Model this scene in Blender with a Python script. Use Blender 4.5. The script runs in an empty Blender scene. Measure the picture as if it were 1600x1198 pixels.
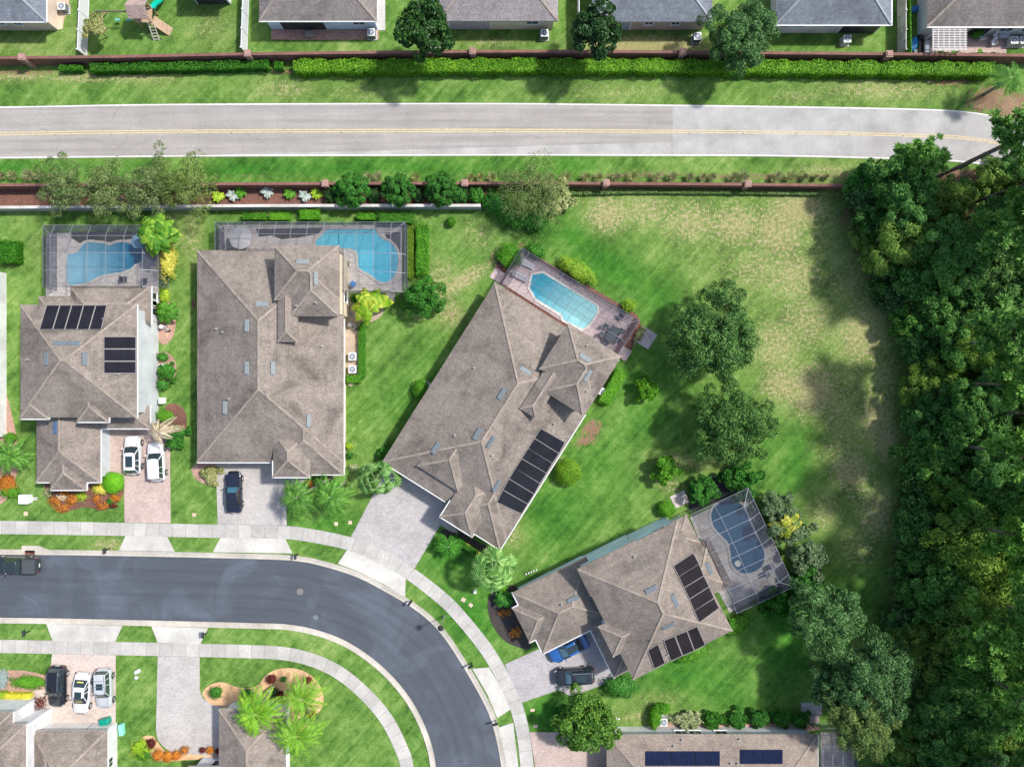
import bpy, bmesh, math, random
import numpy as np
from mathutils import Vector, Matrix
from mathutils.bvhtree import BVHTree
random.seed(7); np.random.seed(7)
H=82.2; F=1110.0; EAVE=0.45
sc=bpy.context.scene; COL=sc.collection
R=math.radians
def W(px,py,z=0.0):
    s=(H-z)/F
    return Vector(((px-800)*s,(599-py)*s,z))
def G(px,py): 
    w=W(px,py); return (w.x,w.y)
# ------------------------------------------------------------------ objects
def tag(o,label=None,cat=None,group=None,kind=None):
    if label: o['label']=label
    if cat: o['category']=cat
    if group: o['group']=group
    if kind: o['kind']=kind
    return o
def empty(name,loc,rz=0.0,label=None,cat=None,group=None):
    o=bpy.data.objects.new(name,None); COL.objects.link(o)
    o.location=loc; o.rotation_euler=(0,0,rz); o.empty_display_size=0.3
    return tag(o,label,cat,group)
def link(name,me,parent=None,loc=None,rz=None):
    o=bpy.data.objects.new(name,me); COL.objects.link(o)
    if parent: o.parent=parent
    if loc is not None: o.location=loc
    if rz is not None: o.rotation_euler=(0,0,rz)
    return o
class MB:
    def __init__(s): s.v=[]; s.f=[]; s.m=[]; s.uv=None
    def face(s,pts,mi=0):
        n=len(s.v); s.v+= [tuple(p) for p in pts]; s.f.append(tuple(range(n,n+len(pts)))); s.m.append(mi)
    def add(s,vs,fs,mi=0):
        n=len(s.v); s.v+=[tuple(p) for p in vs]
        for f in fs: s.f.append(tuple(i+n for i in f)); s.m.append(mi)
    def box(s,c,d,rz=0.0,mi=0,tilt=None):
        hx,hy,hz=d[0]/2,d[1]/2,d[2]/2
        M=Matrix.Rotation(rz,3,'Z')
        if tilt is not None: M=M@tilt
        vs=[Vector(c)+M@Vector((x*hx,y*hy,z*hz)) for x in(-1,1) for y in(-1,1) for z in(-1,1)]
        s.add(vs,[(0,1,3,2),(4,6,7,5),(0,4,5,1),(2,3,7,6),(0,2,6,4),(1,5,7,3)],mi)
    def bar(s,a,b,w,h,mi=0):
        a=Vector(a); b=Vector(b); d=b-a; L=d.length
        if L<1e-5: return
        d.normalize(); up=Vector((0,0,1)) if abs(d.z)<.95 else Vector((1,0,0))
        x=d.cross(up).normalized(); y=x.cross(d).normalized()
        vs=[p+x*(i*w/2)+y*(j*h/2) for p in(a,b) for i,j in((-1,-1),(1,-1),(1,1),(-1,1))]
        s.add(vs,[(0,1,2,3),(7,6,5,4),(0,4,5,1),(1,5,6,2),(2,6,7,3),(3,7,4,0)],mi)
    def tube(s,a,b,r0,r1,n=7,mi=0,cap=True):
        a=Vector(a); b=Vector(b); d=(b-a).normalized()
        up=Vector((0,0,1)) if abs(d.z)<.9 else Vector((1,0,0))
        x=d.cross(up).normalized(); y=x.cross(d)
        vs=[]
        for p,r in((a,r0),(b,r1)):
            for k in range(n):
                t=2*math.pi*k/n; vs.append(p+x*math.cos(t)*r+y*math.sin(t)*r)
        fs=[(k,(k+1)%n,n+(k+1)%n,n+k) for k in range(n)]
        if cap: fs+= [tuple(range(n-1,-1,-1)),tuple(range(n,2*n))]
        s.add(vs,fs,mi)
    def path(s,pts,r,n=7,mi=0):
        for i in range(len(pts)-1):
            r0=r[i] if isinstance(r,(list,tuple)) else r; r1=r[i+1] if isinstance(r,(list,tuple)) else r
            s.tube(pts[i],pts[i+1],r0,r1,n,mi)
    def prism(s,poly,z0,z1,mi=0,ms=None,bottom=True):
        n=len(poly); ar=sum(poly[i][0]*poly[(i+1)%n][1]-poly[(i+1)%n][0]*poly[i][1] for i in range(n))
        if ar<0: poly=poly[::-1]
        vs=[(p[0],p[1],z0) for p in poly]+[(p[0],p[1],z1) for p in poly]
        s.add(vs,[tuple(range(n,2*n))],mi)
        if bottom: s.add(vs,[tuple(range(n-1,-1,-1))],mi)
        s.add(vs,[(i,(i+1)%n,n+(i+1)%n,n+i) for i in range(n)],mi if ms is None else ms)
    def ribbon(s,A,B,z0,z1,mi=0):
        n=len(A); vs=[]
        for a,b in zip(A,B): vs+=[(a[0],a[1],z1),(b[0],b[1],z1),(a[0],a[1],z0),(b[0],b[1],z0)]
        fs=[]
        L=[0.0]
        for i in range(n-1):
            p=4*i;q=p+4
            fs+=[(p,q,q+1,p+1),(p,p+2,q+2,q),(p+1,q+1,q+3,p+3)]
        fs+=[(0,1,3,2),(4*n-4,4*n-2,4*n-1,4*n-3)]
        s.add(vs,fs,mi)
    def build(s,name,mats,parent=None,smooth=False,loc=None,rz=None,bevel=0,sub=0):
        me=bpy.data.meshes.new(name); me.from_pydata(s.v,[],s.f)
        if not isinstance(mats,(list,tuple)): mats=[mats]
        for m in mats: me.materials.append(m)
        me.polygons.foreach_set('material_index',s.m)
        bm=bmesh.new(); bm.from_mesh(me)
        if sub or bevel or smooth: bmesh.ops.remove_doubles(bm,verts=bm.verts,dist=1e-4)
        bmesh.ops.recalc_face_normals(bm,faces=bm.faces); bm.to_mesh(me); bm.free()
        if smooth: me.polygons.foreach_set('use_smooth',[True]*len(me.polygons))
        o=link(name,me,parent,loc,rz)
        if bevel:
            b=o.modifiers.new('b','BEVEL'); b.width=bevel; b.segments=3; b.limit_method='ANGLE'; b.angle_limit=R(30)
        if sub:
            b=o.modifiers.new('s','SUBSURF'); b.levels=sub; b.render_levels=sub
        return o
# ------------------------------------------------------------------ materials
MATS={}
def nt(name):
    m=bpy.data.materials.new(name); m.use_nodes=True; t=m.node_tree; t.nodes.clear(); return m,t
def N(t,k,**kw):
    n=t.nodes.new(k)
    for a,b in kw.items():
        if a in n.inputs.keys(): n.inputs[a].default_value=b
        else: setattr(n,a,b)
    return n
def ramp(t,stops,interp='LINEAR'):
    r=t.nodes.new('ShaderNodeValToRGB'); e=r.color_ramp.elements; r.color_ramp.interpolation=interp
    while len(e)<len(stops): e.new(0.5)
    for i,(p,c) in enumerate(stops):
        e[i].position=p; e[i].color=(c[0],c[1],c[2],1) if not isinstance(c,(int,float)) else (c,c,c,1)
    return r
def mixc(t,fac,a,b,mode='MIX'):
    n=t.nodes.new('ShaderNodeMix'); n.data_type='RGBA'; n.blend_type=mode
    for s,v in((0,fac),(6,a),(7,b)):
        if hasattr(v,'is_linked') or isinstance(v,bpy.types.NodeSocket): t.links.new(v,n.inputs[s])
        else: n.inputs[s].default_value=v if s==0 else (*v[:3],1)
    return n.outputs[2]
def math_(t,op,a,b=0.0,clamp=False):
    n=t.nodes.new('ShaderNodeMath'); n.operation=op; n.use_clamp=clamp
    for s,v in((0,a),(1,b)):
        if isinstance(v,bpy.types.NodeSocket): t.links.new(v,n.inputs[s])
        else: n.inputs[s].default_value=v
    return n.outputs[0]
def pos(t,scale=(1,1,1),rot=(0,0,0),obj=False):
    if obj: g=t.nodes.new('ShaderNodeTexCoord'); o=g.outputs['Object']
    else: g=t.nodes.new('ShaderNodeNewGeometry'); o=g.outputs['Position']
    mp=N(t,'ShaderNodeMapping'); mp.inputs['Scale'].default_value=scale; mp.inputs['Rotation'].default_value=rot
    t.links.new(o,mp.inputs[0]); return mp.outputs[0]
def noise(t,vec,scale,detail=3,rough=.6,dist=0):
    n=N(t,'ShaderNodeTexNoise'); n.inputs['Scale'].default_value=scale; n.inputs['Detail'].default_value=detail
    n.inputs['Roughness'].default_value=rough; n.inputs['Distortion'].default_value=dist
    t.links.new(vec,n.inputs['Vector']); return n.outputs['Fac']
def finish(t,m,color,rough=.8,metal=0,bump=None,bstr=.3,bdist=.02,coat=0,spec=.5,emit=None):
    p=N(t,'ShaderNodeBsdfPrincipled'); o=N(t,'ShaderNodeOutputMaterial')
    if isinstance(color,bpy.types.NodeSocket): t.links.new(color,p.inputs['Base Color'])
    else: p.inputs['Base Color'].default_value=(*color[:3],1)
    if isinstance(rough,bpy.types.NodeSocket): t.links.new(rough,p.inputs['Roughness'])
    else: p.inputs['Roughness'].default_value=rough
    p.inputs['Metallic'].default_value=metal; p.inputs['Coat Weight'].default_value=coat
    p.inputs['Specular IOR Level'].default_value=spec
    if bump is not None:
        b=N(t,'ShaderNodeBump'); b.inputs['Strength'].default_value=bstr; b.inputs['Distance'].default_value=bdist
        t.links.new(bump,b.inputs['Height']); t.links.new(b.outputs[0],p.inputs['Normal'])
    t.links.new(p.outputs[0],o.inputs[0]); return m
def mul(c,k): return tuple(min(1,x*k) for x in c)
def plain(name,c,rough=.6,metal=0,var=.12,scale=3.0,coat=0,spec=.5):
    if name in MATS: return MATS[name]
    m,t=nt(name); v=pos(t); f=noise(t,v,scale,4)
    r=ramp(t,[(.3,mul(c,1-var)),(.7,mul(c,1+var))]); t.links.new(f,r.inputs[0])
    finish(t,m,r.outputs[0],rough,metal,coat=coat,spec=spec); MATS[name]=m; return m
def speck(name,c1,c2,c3,fine=7.0,big=.35,rough=.9,streak=None,bstr=.4):
    """granular surface: fine grains + large soft blotches (+ directional wear)"""
    if name in MATS: return MATS[name]
    m,t=nt(name); v=pos(t)
    f=noise(t,v,fine,3,.8); g=noise(t,v,big,4,.6)
    r=ramp(t,[(.25,c1),(.5,c2),(.75,c3)]); t.links.new(f,r.inputs[0])
    r2=ramp(t,[(.3,.72),(.7,1.12)]); t.links.new(g,r2.inputs[0])
    c=mixc(t,1.0,r.outputs[0],r2.outputs[0],'MULTIPLY')
    if streak:
        sv=pos(t,streak[0],streak[1]); s=noise(t,sv,1.0,4,.6)
        r3=ramp(t,[(.35,streak[2]),(.6,1.0)]); t.links.new(s,r3.inputs[0])
        c=mixc(t,1.0,c,r3.outputs[0],'MULTIPLY')
    finish(t,m,c,rough,bump=f,bstr=bstr); MATS[name]=m; return m
def shingle(name,base,stain=.75,ang=0.0):
    if name in MATS: return MATS[name]
    m,t=nt(name); v=pos(t,rot=(0,0,-ang))
    f=noise(t,v,5.5,2,.9); g=noise(t,v,.28,5,.65,.6); h=noise(t,v,1.6,4,.7)
    r=ramp(t,[(.28,mul(base,.64)),(.5,base),(.74,mul(base,1.36))]); t.links.new(f,r.inputs[0])
    r2=ramp(t,[(.3,stain),(.52,1.0),(.75,1.12)]); t.links.new(g,r2.inputs[0])
    r4=ramp(t,[(.3,.84),(.7,1.12)]); t.links.new(h,r4.inputs[0])
    for sc_ in((2.2,.16,1),(.16,2.2,1)):
        mp=N(t,'ShaderNodeMapping'); mp.inputs['Scale'].default_value=sc_; t.links.new(v,mp.inputs[0]); k=noise(t,mp.outputs[0],1.0,4,.7)
        r5=ramp(t,[(.34,.90),(.5,1.0),(.72,1.03)]); t.links.new(k,r5.inputs[0]); r_old=r4.outputs[0] if sc_[0]>1 else prev
        prev=mixc(t,1.0,r_old,r5.outputs[0],'MULTIPLY')
    c=mixc(t,1.0,r.outputs[0],r2.outputs[0],'MULTIPLY'); c=mixc(t,1.0,c,prev,'MULTIPLY')
    # shingle courses, both plan directions of the house
    br=N(t,'ShaderNodeTexBrick'); br.inputs['Scale'].default_value=1.0; br.inputs['Brick Width'].default_value=.42
    br.inputs['Row Height'].default_value=.22; br.inputs['Mortar Size'].default_value=.02; br.inputs['Color1'].default_value=(1,1,1,1)
    br.inputs['Color2'].default_value=(.78,.78,.78,1); br.inputs['Mortar'].default_value=(.6,.6,.6,1); t.links.new(v,br.inputs[0])
    c=mixc(t,.55,c,br.outputs[0],'MULTIPLY')
    finish(t,m,c,.95,bump=f,bstr=.5); MATS[name]=m; return m
def paver(name,c1,c2,ang=0.0,w=.24,h=.12):
    if name in MATS: return MATS[name]
    m,t=nt(name); v=pos(t,rot=(0,0,-ang))
    br=N(t,'ShaderNodeTexBrick'); br.inputs['Scale'].default_value=1.0; br.inputs['Brick Width'].default_value=w
    br.inputs['Row Height'].default_value=h; br.inputs['Mortar Size'].default_value=.008; br.inputs['Color1'].default_value=(*c1,1)
    br.inputs['Color2'].default_value=(*c2,1); br.inputs['Mortar'].default_value=(*mul(c1,.6),1); t.links.new(v,br.inputs[0])
    g=noise(t,v,.35,5,.7); r2=ramp(t,[(.3,.78),(.55,1.0),(.75,1.08)]); t.links.new(g,r2.inputs[0])
    f=noise(t,v,6,3,.8); r3=ramp(t,[(.3,.82),(.7,1.15)]); t.links.new(f,r3.inputs[0])
    c=mixc(t,1.0,br.outputs[0],r2.outputs[0],'MULTIPLY'); c=mixc(t,1.0,c,r3.outputs[0],'MULTIPLY')
    finish(t,m,c,.9); MATS[name]=m; return m
def leafm(name,c1,c2,c3=None,trans=.25,rough=.6):
    if name in MATS: return MATS[name]
    c3=c3 or mul(c2,1.5)
    m,t=nt(name); g=t.nodes.new('ShaderNodeNewGeometry'); v=pos(t)
    n=noise(t,v,.7,3,.6)
    oi=t.nodes.new('ShaderNodeObjectInfo')
    s=math_(t,'MULTIPLY',g.outputs['Random Per Island'],.6); s2=math_(t,'MULTIPLY',n,.55); s=math_(t,'ADD',s,s2)
    r=ramp(t,[(.22,c1),(.52,c2),(.85,c3)]); t.links.new(s,r.inputs[0])
    p=N(t,'ShaderNodeBsdfPrincipled'); p.inputs['Roughness'].default_value=rough; p.inputs['Specular IOR Level'].default_value=.22
    ov=ramp(t,[(0,(.78,.80,.85)),(.5,(1,1,1)),(1,(1.0,1.0,.72))]); t.links.new(oi.outputs['Random'],ov.inputs[0]); col=mixc(t,1.0,r.outputs[0],ov.outputs[0],'MULTIPLY')
    t.links.new(col,p.inputs['Base Color'])
    tr=N(t,'ShaderNodeBsdfTranslucent'); t.links.new(col,tr.inputs[0])
    mx=N(t,'ShaderNodeMixShader'); mx.inputs[0].default_value=trans
    t.links.new(p.outputs[0],mx.inputs[1]); t.links.new(tr.outputs[0],mx.inputs[2])
    o=N(t,'ShaderNodeOutputMaterial'); t.links.new(mx.outputs[0],o.inputs[0]); MATS[name]=m; return m
def screenm(name,c,alpha):
    if name in MATS: return MATS[name]
    m,t=nt(name); d=N(t,'ShaderNodeBsdfDiffuse'); d.inputs[0].default_value=(*c,1); tr=N(t,'ShaderNodeBsdfTransparent')
    mx=N(t,'ShaderNodeMixShader'); mx.inputs[0].default_value=alpha
    t.links.new(tr.outputs[0],mx.inputs[1]); t.links.new(d.outputs[0],mx.inputs[2])
    o=N(t,'ShaderNodeOutputMaterial'); t.links.new(mx.outputs[0],o.inputs[0]); MATS[name]=m; return m
def waterm(name,c1,c2,center,rad):
    m,t=nt(name); v=pos(t)
    # depth colour: c2 at the shallow end, c1 deep
    sub=N(t,'ShaderNodeVectorMath',operation='DISTANCE'); t.links.new(v,sub.inputs[0]); sub.inputs[1].default_value=(center[0],center[1],.1)
    d=math_(t,'DIVIDE',sub.outputs['Value'],rad); n0=noise(t,v,.9,3,.6); d=math_(t,'ADD',d,math_(t,'MULTIPLY',math_(t,'SUBTRACT',n0,.5),.35))
    r=ramp(t,[(.15,c2),(.95,c1)]); t.links.new(d,r.inputs[0])
    vo=N(t,'ShaderNodeTexVoronoi',feature='SMOOTH_F1'); vo.inputs['Scale'].default_value=2.6; nn=noise(t,v,2.0,2); 
    vv=N(t,'ShaderNodeVectorMath',operation='ADD'); t.links.new(v,vv.inputs[0])
    cc=N(t,'ShaderNodeTexNoise'); cc.inputs['Scale'].default_value=1.5; t.links.new(v,cc.inputs['Vector']); t.links.new(cc.outputs['Color'],vv.inputs[1]); t.links.new(vv.outputs[0],vo.inputs['Vector'])
    r2=ramp(t,[(.1,.93),(.55,1.0),(.8,1.15)]); t.links.new(vo.outputs['Distance'],r2.inputs[0])  # caustic light ripples painted into the water colour
    c=mixc(t,1.0,r.outputs[0],r2.outputs[0],'MULTIPLY')
    finish(t,m,c,.06,bump=noise(t,v,3.0,2),bstr=.12,bdist=.03,coat=.3); return m
white=plain('white_paint',(.78,.78,.77),.5,var=.06)
gutter_w=plain('gutter_white',(.62,.62,.61),.45,var=.04)
dark=plain('dark_metal',(.035,.037,.04),.45)
glassd=plain('dark_glass',(.02,.035,.04),.05,spec=.8,coat=.5)
concrete=speck('concrete',(.36,.34,.31),(.46,.44,.41),(.53,.51,.485),4.0,.25,bstr=.1)
# ------------------------------------------------------------------ ground
# soil/grass zones: (px,py,rx,ry,angle,amount) -> dry grass / lush grass / bare earth
DRY=[(1180,420,170,110,-15,.33),(1330,600,60,240,0,.40),(1350,780,50,120,0,.40),(1290,370,70,80,0,.42),(950,335,38,30,0,.75),(1010,330,60,28,0,.6),(1080,345,60,38,0,.62),(1150,350,50,38,0,.7),(1215,360,50,50,0,.72),(1250,328,50,26,0,.9),
(1240,430,60,50,0,.6),(1180,420,50,45,0,.5),(1265,500,60,55,0,.55),(1350,520,50,60,0,.7),(1330,440,60,60,0,.5),(1270,610,45,45,0,.85),(1225,600,40,35,0,.7),(1215,540,50,50,0,.6),
(1310,640,50,50,0,.5),(1370,655,30,50,0,.8),(1385,690,18,30,0,.95),(1330,735,35,35,0,.8),(1320,700,60,50,0,.45),(1370,800,35,50,0,.7),(1290,800,40,40,0,.5),(1340,850,50,50,0,.45),(1380,590,30,60,0,.55),
(30,118,60,9,0,.7),(130,122,60,7,0,.7),(210,121,70,6,0,.75),(260,128,60,20,0,.3),(445,140,60,20,0,.45),(560,145,60,18,0,.35),(950,145,120,18,0,.35),(1380,140,120,22,0,.5),(1250,150,60,15,0,.4),
(1010,72,85,14,0,1.1),(1020,78,75,10,0,1.3),(770,66,60,8,0,.5),(300,370,22,60,0,.45),(690,440,35,45,0,.5),(720,440,14,60,-60,.75),(705,490,25,25,0,.6),(745,370,40,30,-30,.4),(620,560,30,60,-30,.18),
(575,860,30,16,0,.3),(170,852,30,12,0,.6),(1230,300,130,7,0,.5),(1070,720,70,14,-8,.5),(1040,755,60,14,-25,.45),(1000,1120,50,12,0,.5),(1030,1095,60,20,0,.35),(1290,270,60,20,0,.5),(30,30,0,0,0,0),
(120,60,40,40,0,.25),(330,40,50,40,0,.35),(30,70,60,14,0,.35),(60,385,20,40,0,.3),(800,833,20,28,30,.5),(930,300,40,8,0,.5)]
LUSH=[(640,600,70,80,0,.55),(1150,330,160,10,0,.6),(960,420,90,35,-25,1),(1030,460,45,45,-30,1),(900,370,60,25,-25,.9),(1245,720,30,70,-10,.9),(880,260,60,20,0,.8),(560,262,260,18,0,.8),(380,265,60,18,0,.9),(160,265,200,18,0,.5),(870,800,90,60,45,.7),(950,720,90,70,40,.6),
(500,820,60,25,0,.7),(700,860,50,40,0,.9),(740,960,50,60,30,.9),(860,1115,50,35,0,.9),(1080,1060,120,50,-20,.8),(1230,1000,60,70,0,.9),(1330,900,60,80,0,.5),(1000,620,60,100,0,.6),(20,265,60,16,0,.8),(740,390,60,60,0,.4),(1200,700,40,50,0,.5)]
DIRT=[(925,670,20,16,30,.95),(915,688,28,12,15,.8),(1545,155,45,26,15,.9),(1590,172,50,32,0,1),(1480,125,50,12,0,.9),(1500,340,40,30,0,1),(1490,350,60,40,0,.9),(740,480,18,45,-50,.35),(700,490,22,10,-30,.6),
(1180,276,150,7,0,.75),(1000,273,110,7,0,.75),(1300,275,60,8,0,.7),(790,271,90,6,0,.6),(600,271,90,6,0,.55),(60,275,70,7,0,.7),(380,276,60,6,0,.6),(1410,275,60,14,-10,.8),(1460,300,60,20,0,.9),(700,350,25,14,0,.5),(560,335,40,8,0,.5),
(30,114,120,5,0,.8),(440,112,30,6,0,.8),(210,115,200,5,0,.7),(700,120,260,4,0,.6),(1200,120,300,4,0,.5),(1110,735,30,8,0,.5),(780,400,20,30,-60,.6),(1005,118,60,4,0,.5),(960,740,0,0,0,0),(1320,400,26,90,-20,.35),(1395,450,15,70,-25,.75),(1320,340,20,30,0,.7)]
def blob(L,X,Y):
    out=np.zeros_like(X)
    for (cx,cy,rx,ry,a,k) in L:
        if rx==0: continue
        ca,sa=math.cos(R(a)),math.sin(R(a)); dx=X-cx; dy=Y-cy
        u=(dx*ca-dy*sa)/rx; v=(dx*sa+dy*ca)/ry
        out=np.maximum(out,k*np.exp(-(u*u+v*v)*.8))
    return out
def coords(lo,hi,step,far):
    a=list(np.arange(lo,hi+.01,step)); x=step
    l=[lo]; r=[hi]
    while r[-1]<far: x*=1.6; r.append(r[-1]+x); l.append(l[-1]-x)
    return np.array(l[:0:-1]+a+r[1:])
gx=coords(-66,70,.5,2600); gy=coords(-50,50,.5,2600)
X,Y=np.meshgrid(gx,gy); PX=800+X*F/H; PY=599-Y*F/H
dry=blob(DRY,PX,PY); lush=blob(LUSH,PX,PY); dirt=blob(DIRT,PX,PY)
# forest floor: everything right of the wood's edge
EDGE=[(-400,1640),(262,1400),(290,1316),(330,1312),(400,1328),(430,1350),(480,1385),(560,1408),(640,1415),(720,1405),(800,1402),(880,1385),(1000,1380),(1100,1378),(1300,1370),(2000,1370)]
ex=np.interp(PY,[e[0] for e in EDGE],[e[1] for e in EDGE])
fw=1/(1+np.exp(-(PX-ex-6)/9.0)); fw=np.where(PY<262,0,fw)
dirt=np.maximum(dirt,fw); 
nv=X.size; Z=np.zeros_like(X)
me=bpy.data.meshes.new('ground'); ny,nx=X.shape
idx=np.arange(nv).reshape(ny,nx)
fs=np.stack([idx[:-1,:-1],idx[:-1,1:],idx[1:,1:],idx[1:,:-1]],-1).reshape(-1,4)
me.from_pydata(np.stack([X,Y,Z],-1).reshape(-1,3).tolist(),[],fs.tolist())
ca=me.color_attributes.new('zone','FLOAT_COLOR','POINT')
ca.data.foreach_set('color',np.stack([dry,lush,dirt,np.ones_like(dry)],-1).reshape(-1).astype(np.float32))
m,t=nt('lawn'); v=pos(t); at=N(t,'ShaderNodeAttribute',attribute_name='zone'); sp=N(t,'ShaderNodeSeparateColor'); t.links.new(at.outputs['Color'],sp.inputs[0])
n1=noise(t,v,.22,5,.65); n2=noise(t,v,1.3,4,.7); n3=noise(t,v,6.5,3,.85); rt=pos(t,rot=(0,0,R(-47))); m4=N(t,'ShaderNodeMapping'); m4.inputs['Scale'].default_value=(.12,2.0,1); t.links.new(rt,m4.inputs[0]); n4=noise(t,m4.outputs[0],.8,3,.6)
n5=noise(t,v,2.4,3,.75)
s=math_(t,'ADD',math_(t,'MULTIPLY',n1,.42),math_(t,'MULTIPLY',n2,.30)); s=math_(t,'ADD',s,math_(t,'MULTIPLY',n3,.28)); s=math_(t,'ADD',s,math_(t,'MULTIPLY',n4,.24)); s=math_(t,'MULTIPLY',math_(t,'SUBTRACT',s,.63),1.45); s=math_(t,'ADD',s,.52)
g1=ramp(t,[(.34,(.036,.098,.016)),(.48,(.098,.200,.036)),(.58,(.165,.275,.062)),(.70,(.29,.36,.13))]); t.links.new(s,g1.inputs[0])
g2=ramp(t,[(.34,(.012,.080,.008)),(.52,(.038,.170,.016)),(.68,(.105,.265,.034))]); t.links.new(s,g2.inputs[0])
lf=math_(t,'MULTIPLY',sp.outputs[1],1.0,True)
lf=math_(t,'MULTIPLY',math_(t,'ADD',lf,math_(t,'SUBTRACT',math_(t,'MULTIPLY',n2,.5),.22)),1.0,True)
c=mixc(t,lf,g1.outputs[0],g2.outputs[0])
# dry grass breaks through in flecks
dn=math_(t,'ADD',math_(t,'MULTIPLY',n5,.62),math_(t,'MULTIPLY',n3,.5)); dn=math_(t,'SUBTRACT',dn,.56)
df=math_(t,'MULTIPLY',math_(t,'ADD',math_(t,'SUBTRACT',sp.outputs[0],.36),math_(t,'MULTIPLY',dn,3.0)),2.2,True)
df=math_(t,'MULTIPLY',df,math_(t,'MULTIPLY',sp.outputs[0],2.5,True),True)
dc=ramp(t,[(.3,(.16,.16,.055)),(.48,(.36,.31,.15)),(.62,(.60,.50,.34)),(.75,(.74,.62,.50))]); t.links.new(math_(t,'ADD',math_(t,'MULTIPLY',n3,.6),math_(t,'MULTIPLY',n5,.4)),dc.inputs[0])
c=mixc(t,df,c,dc.outputs[0])
olive=mixc(t,math_(t,'MULTIPLY',sp.outputs[0],.55,True),c,(.24,.25,.08)); c=olive
ef=math_(t,'MULTIPLY',math_(t,'ADD',math_(t,'SUBTRACT',sp.outputs[2],.5),math_(t,'MULTIPLY',math_(t,'SUBTRACT',n5,.5),1.6)),4.0,True)
ef=math_(t,'MULTIPLY',ef,math_(t,'MULTIPLY',sp.outputs[2],4,True),True)
ec=ramp(t,[(.3,(.09,.055,.032)),(.5,(.24,.15,.095)),(.68,(.46,.32,.22))]); t.links.new(math_(t,'ADD',math_(t,'MULTIPLY',n3,.6),math_(t,'MULTIPLY',n1,.4)),ec.inputs[0])
c=mixc(t,ef,c,ec.outputs[0])
# outside the lots the wood's floor is leaf litter
finish(t,m,c,1.0,bump=n3,bstr=.9,bdist=.12,spec=.15)
me.materials.append(m); tag(link('ground',me),kind='structure')
# ------------------------------------------------------------------ paved surfaces
def offs(pts,d):
    out=[]
    for i,p in enumerate(pts):
        a=pts[max(0,i-1)]; b=pts[min(len(pts)-1,i+1)]
        dx,dy=b[0]-a[0],b[1]-a[1]; L=math.hypot(dx,dy); out.append((p[0]-dy/L*d,p[1]+dx/L*d))
    return out
def smooth(pts,k=6):
    out=[]
    P=[pts[0]]+list(pts)+[pts[-1]]
    for i in range(1,len(P)-2):
        for j in range(k):
            s=j/k; a,b,c_,d=P[i-1],P[i],P[i+1],P[i+2]
            out.append(tuple(.5*((2*b[q])+(-a[q]+c_[q])*s+(2*a[q]-5*b[q]+4*c_[q]-d[q])*s*s+(-a[q]+3*b[q]-3*c_[q]+d[q])*s**3) for q in(0,1)))
    out.append(tuple(pts[-1])); return out
def resample(pts,n):
    L=[0]
    for a,b in zip(pts,pts[1:]): L.append(L[-1]+math.hypot(b[0]-a[0],b[1]-a[1]))
    q=np.linspace(0,L[-1],n); return list(zip(np.interp(q,L,[p[0] for p in pts]),np.interp(q,L,[p[1] for p in pts])))
def gp(pts): return [G(*p) for p in pts]
outer=smooth(gp([(-900,864),(-300,865),(0,866),(200,868.5),(400,873),(462,876),(500,883),(555,900),(600,923),(650,953),(688,988),(725,1043),(756,1098),(771,1136),(783,1196),(786,1260),(786,1420),(780,1900)]))
inner=smooth(gp([(-900,963),(-300,963.5),(0,964.4),(200,968),(400,973),(450,975),(500,985),(550,1006),(600,1043),(638,1086),(663,1131),(677,1173),(682,1210),(684,1260),(684,1420),(678,1900)]))
n=160; O=resample(outer,n); I=resample(inner,n)
def lanes(name,A,B,z,mat,nx=12):
    vs=[];n_=len(A)
    for a,b in zip(A,B):
        for j in range(nx+1): s=j/nx; vs.append((a[0]*(1-s)+b[0]*s,a[1]*(1-s)+b[1]*s,z))
    fs=[(i*(nx+1)+j,(i+1)*(nx+1)+j,(i+1)*(nx+1)+j+1,i*(nx+1)+j+1) for i in range(n_-1) for j in range(nx)]
    me=bpy.data.meshes.new(name); me.from_pydata(vs,[],fs); me.materials.append(mat); L=[0]
    for a,b,c_,d in zip(A,A[1:],B,B[1:]): L.append(L[-1]+.5*(math.hypot(a[0]-b[0],a[1]-b[1])+math.hypot(c_[0]-d[0],c_[1]-d[1])))
    for nm_,fn in (('run',lambda i,j:L[i]),('across',lambda i,j:j/nx)):
        at_=me.attributes.new(nm_,'FLOAT','POINT'); at_.data.foreach_set('value',[float(fn(i,j)) for i in range(n_) for j in range(nx+1)])
    o=link(name,me); b=bmesh.new(); b.from_mesh(me); bmesh.ops.recalc_face_normals(b,faces=b.faces); b.to_mesh(me); b.free(); return tag(o,kind='structure')
def wear(t,tracks,amt,ws=9.0):
    """wheel-path wear, streaks and joints in road coordinates"""
    a=N(t,'ShaderNodeAttribute',attribute_name='run'); b=N(t,'ShaderNodeAttribute',attribute_name='across'); cb=N(t,'ShaderNodeCombineXYZ')
    t.links.new(math_(t,'MULTIPLY',a.outputs['Fac'],.10),cb.inputs[0]); t.links.new(math_(t,'MULTIPLY',b.outputs['Fac'],ws),cb.inputs[1])
    k=noise(t,cb.outputs[0],1.3,5,.65); out=math_(t,'MULTIPLY',math_(t,'SUBTRACT',k,.5),1.0)
    for c0 in tracks:
        d=math_(t,'ABSOLUTE',math_(t,'SUBTRACT',b.outputs['Fac'],c0)); g_=math_(t,'MULTIPLY',math_(t,'SUBTRACT',.055,d),14.0,True); out=math_(t,'ADD',out,math_(t,'MULTIPLY',g_,.28))
    e=math_(t,'MULTIPLY',math_(t,'SUBTRACT',math_(t,'ABSOLUTE',math_(t,'SUBTRACT',b.outputs['Fac'],.5)),.465),20.0,True)
    return math_(t,'SUBTRACT',1.0,math_(t,'MULTIPLY',math_(t,'ADD',out,math_(t,'MULTIPLY',e,.5)),amt))
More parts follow.
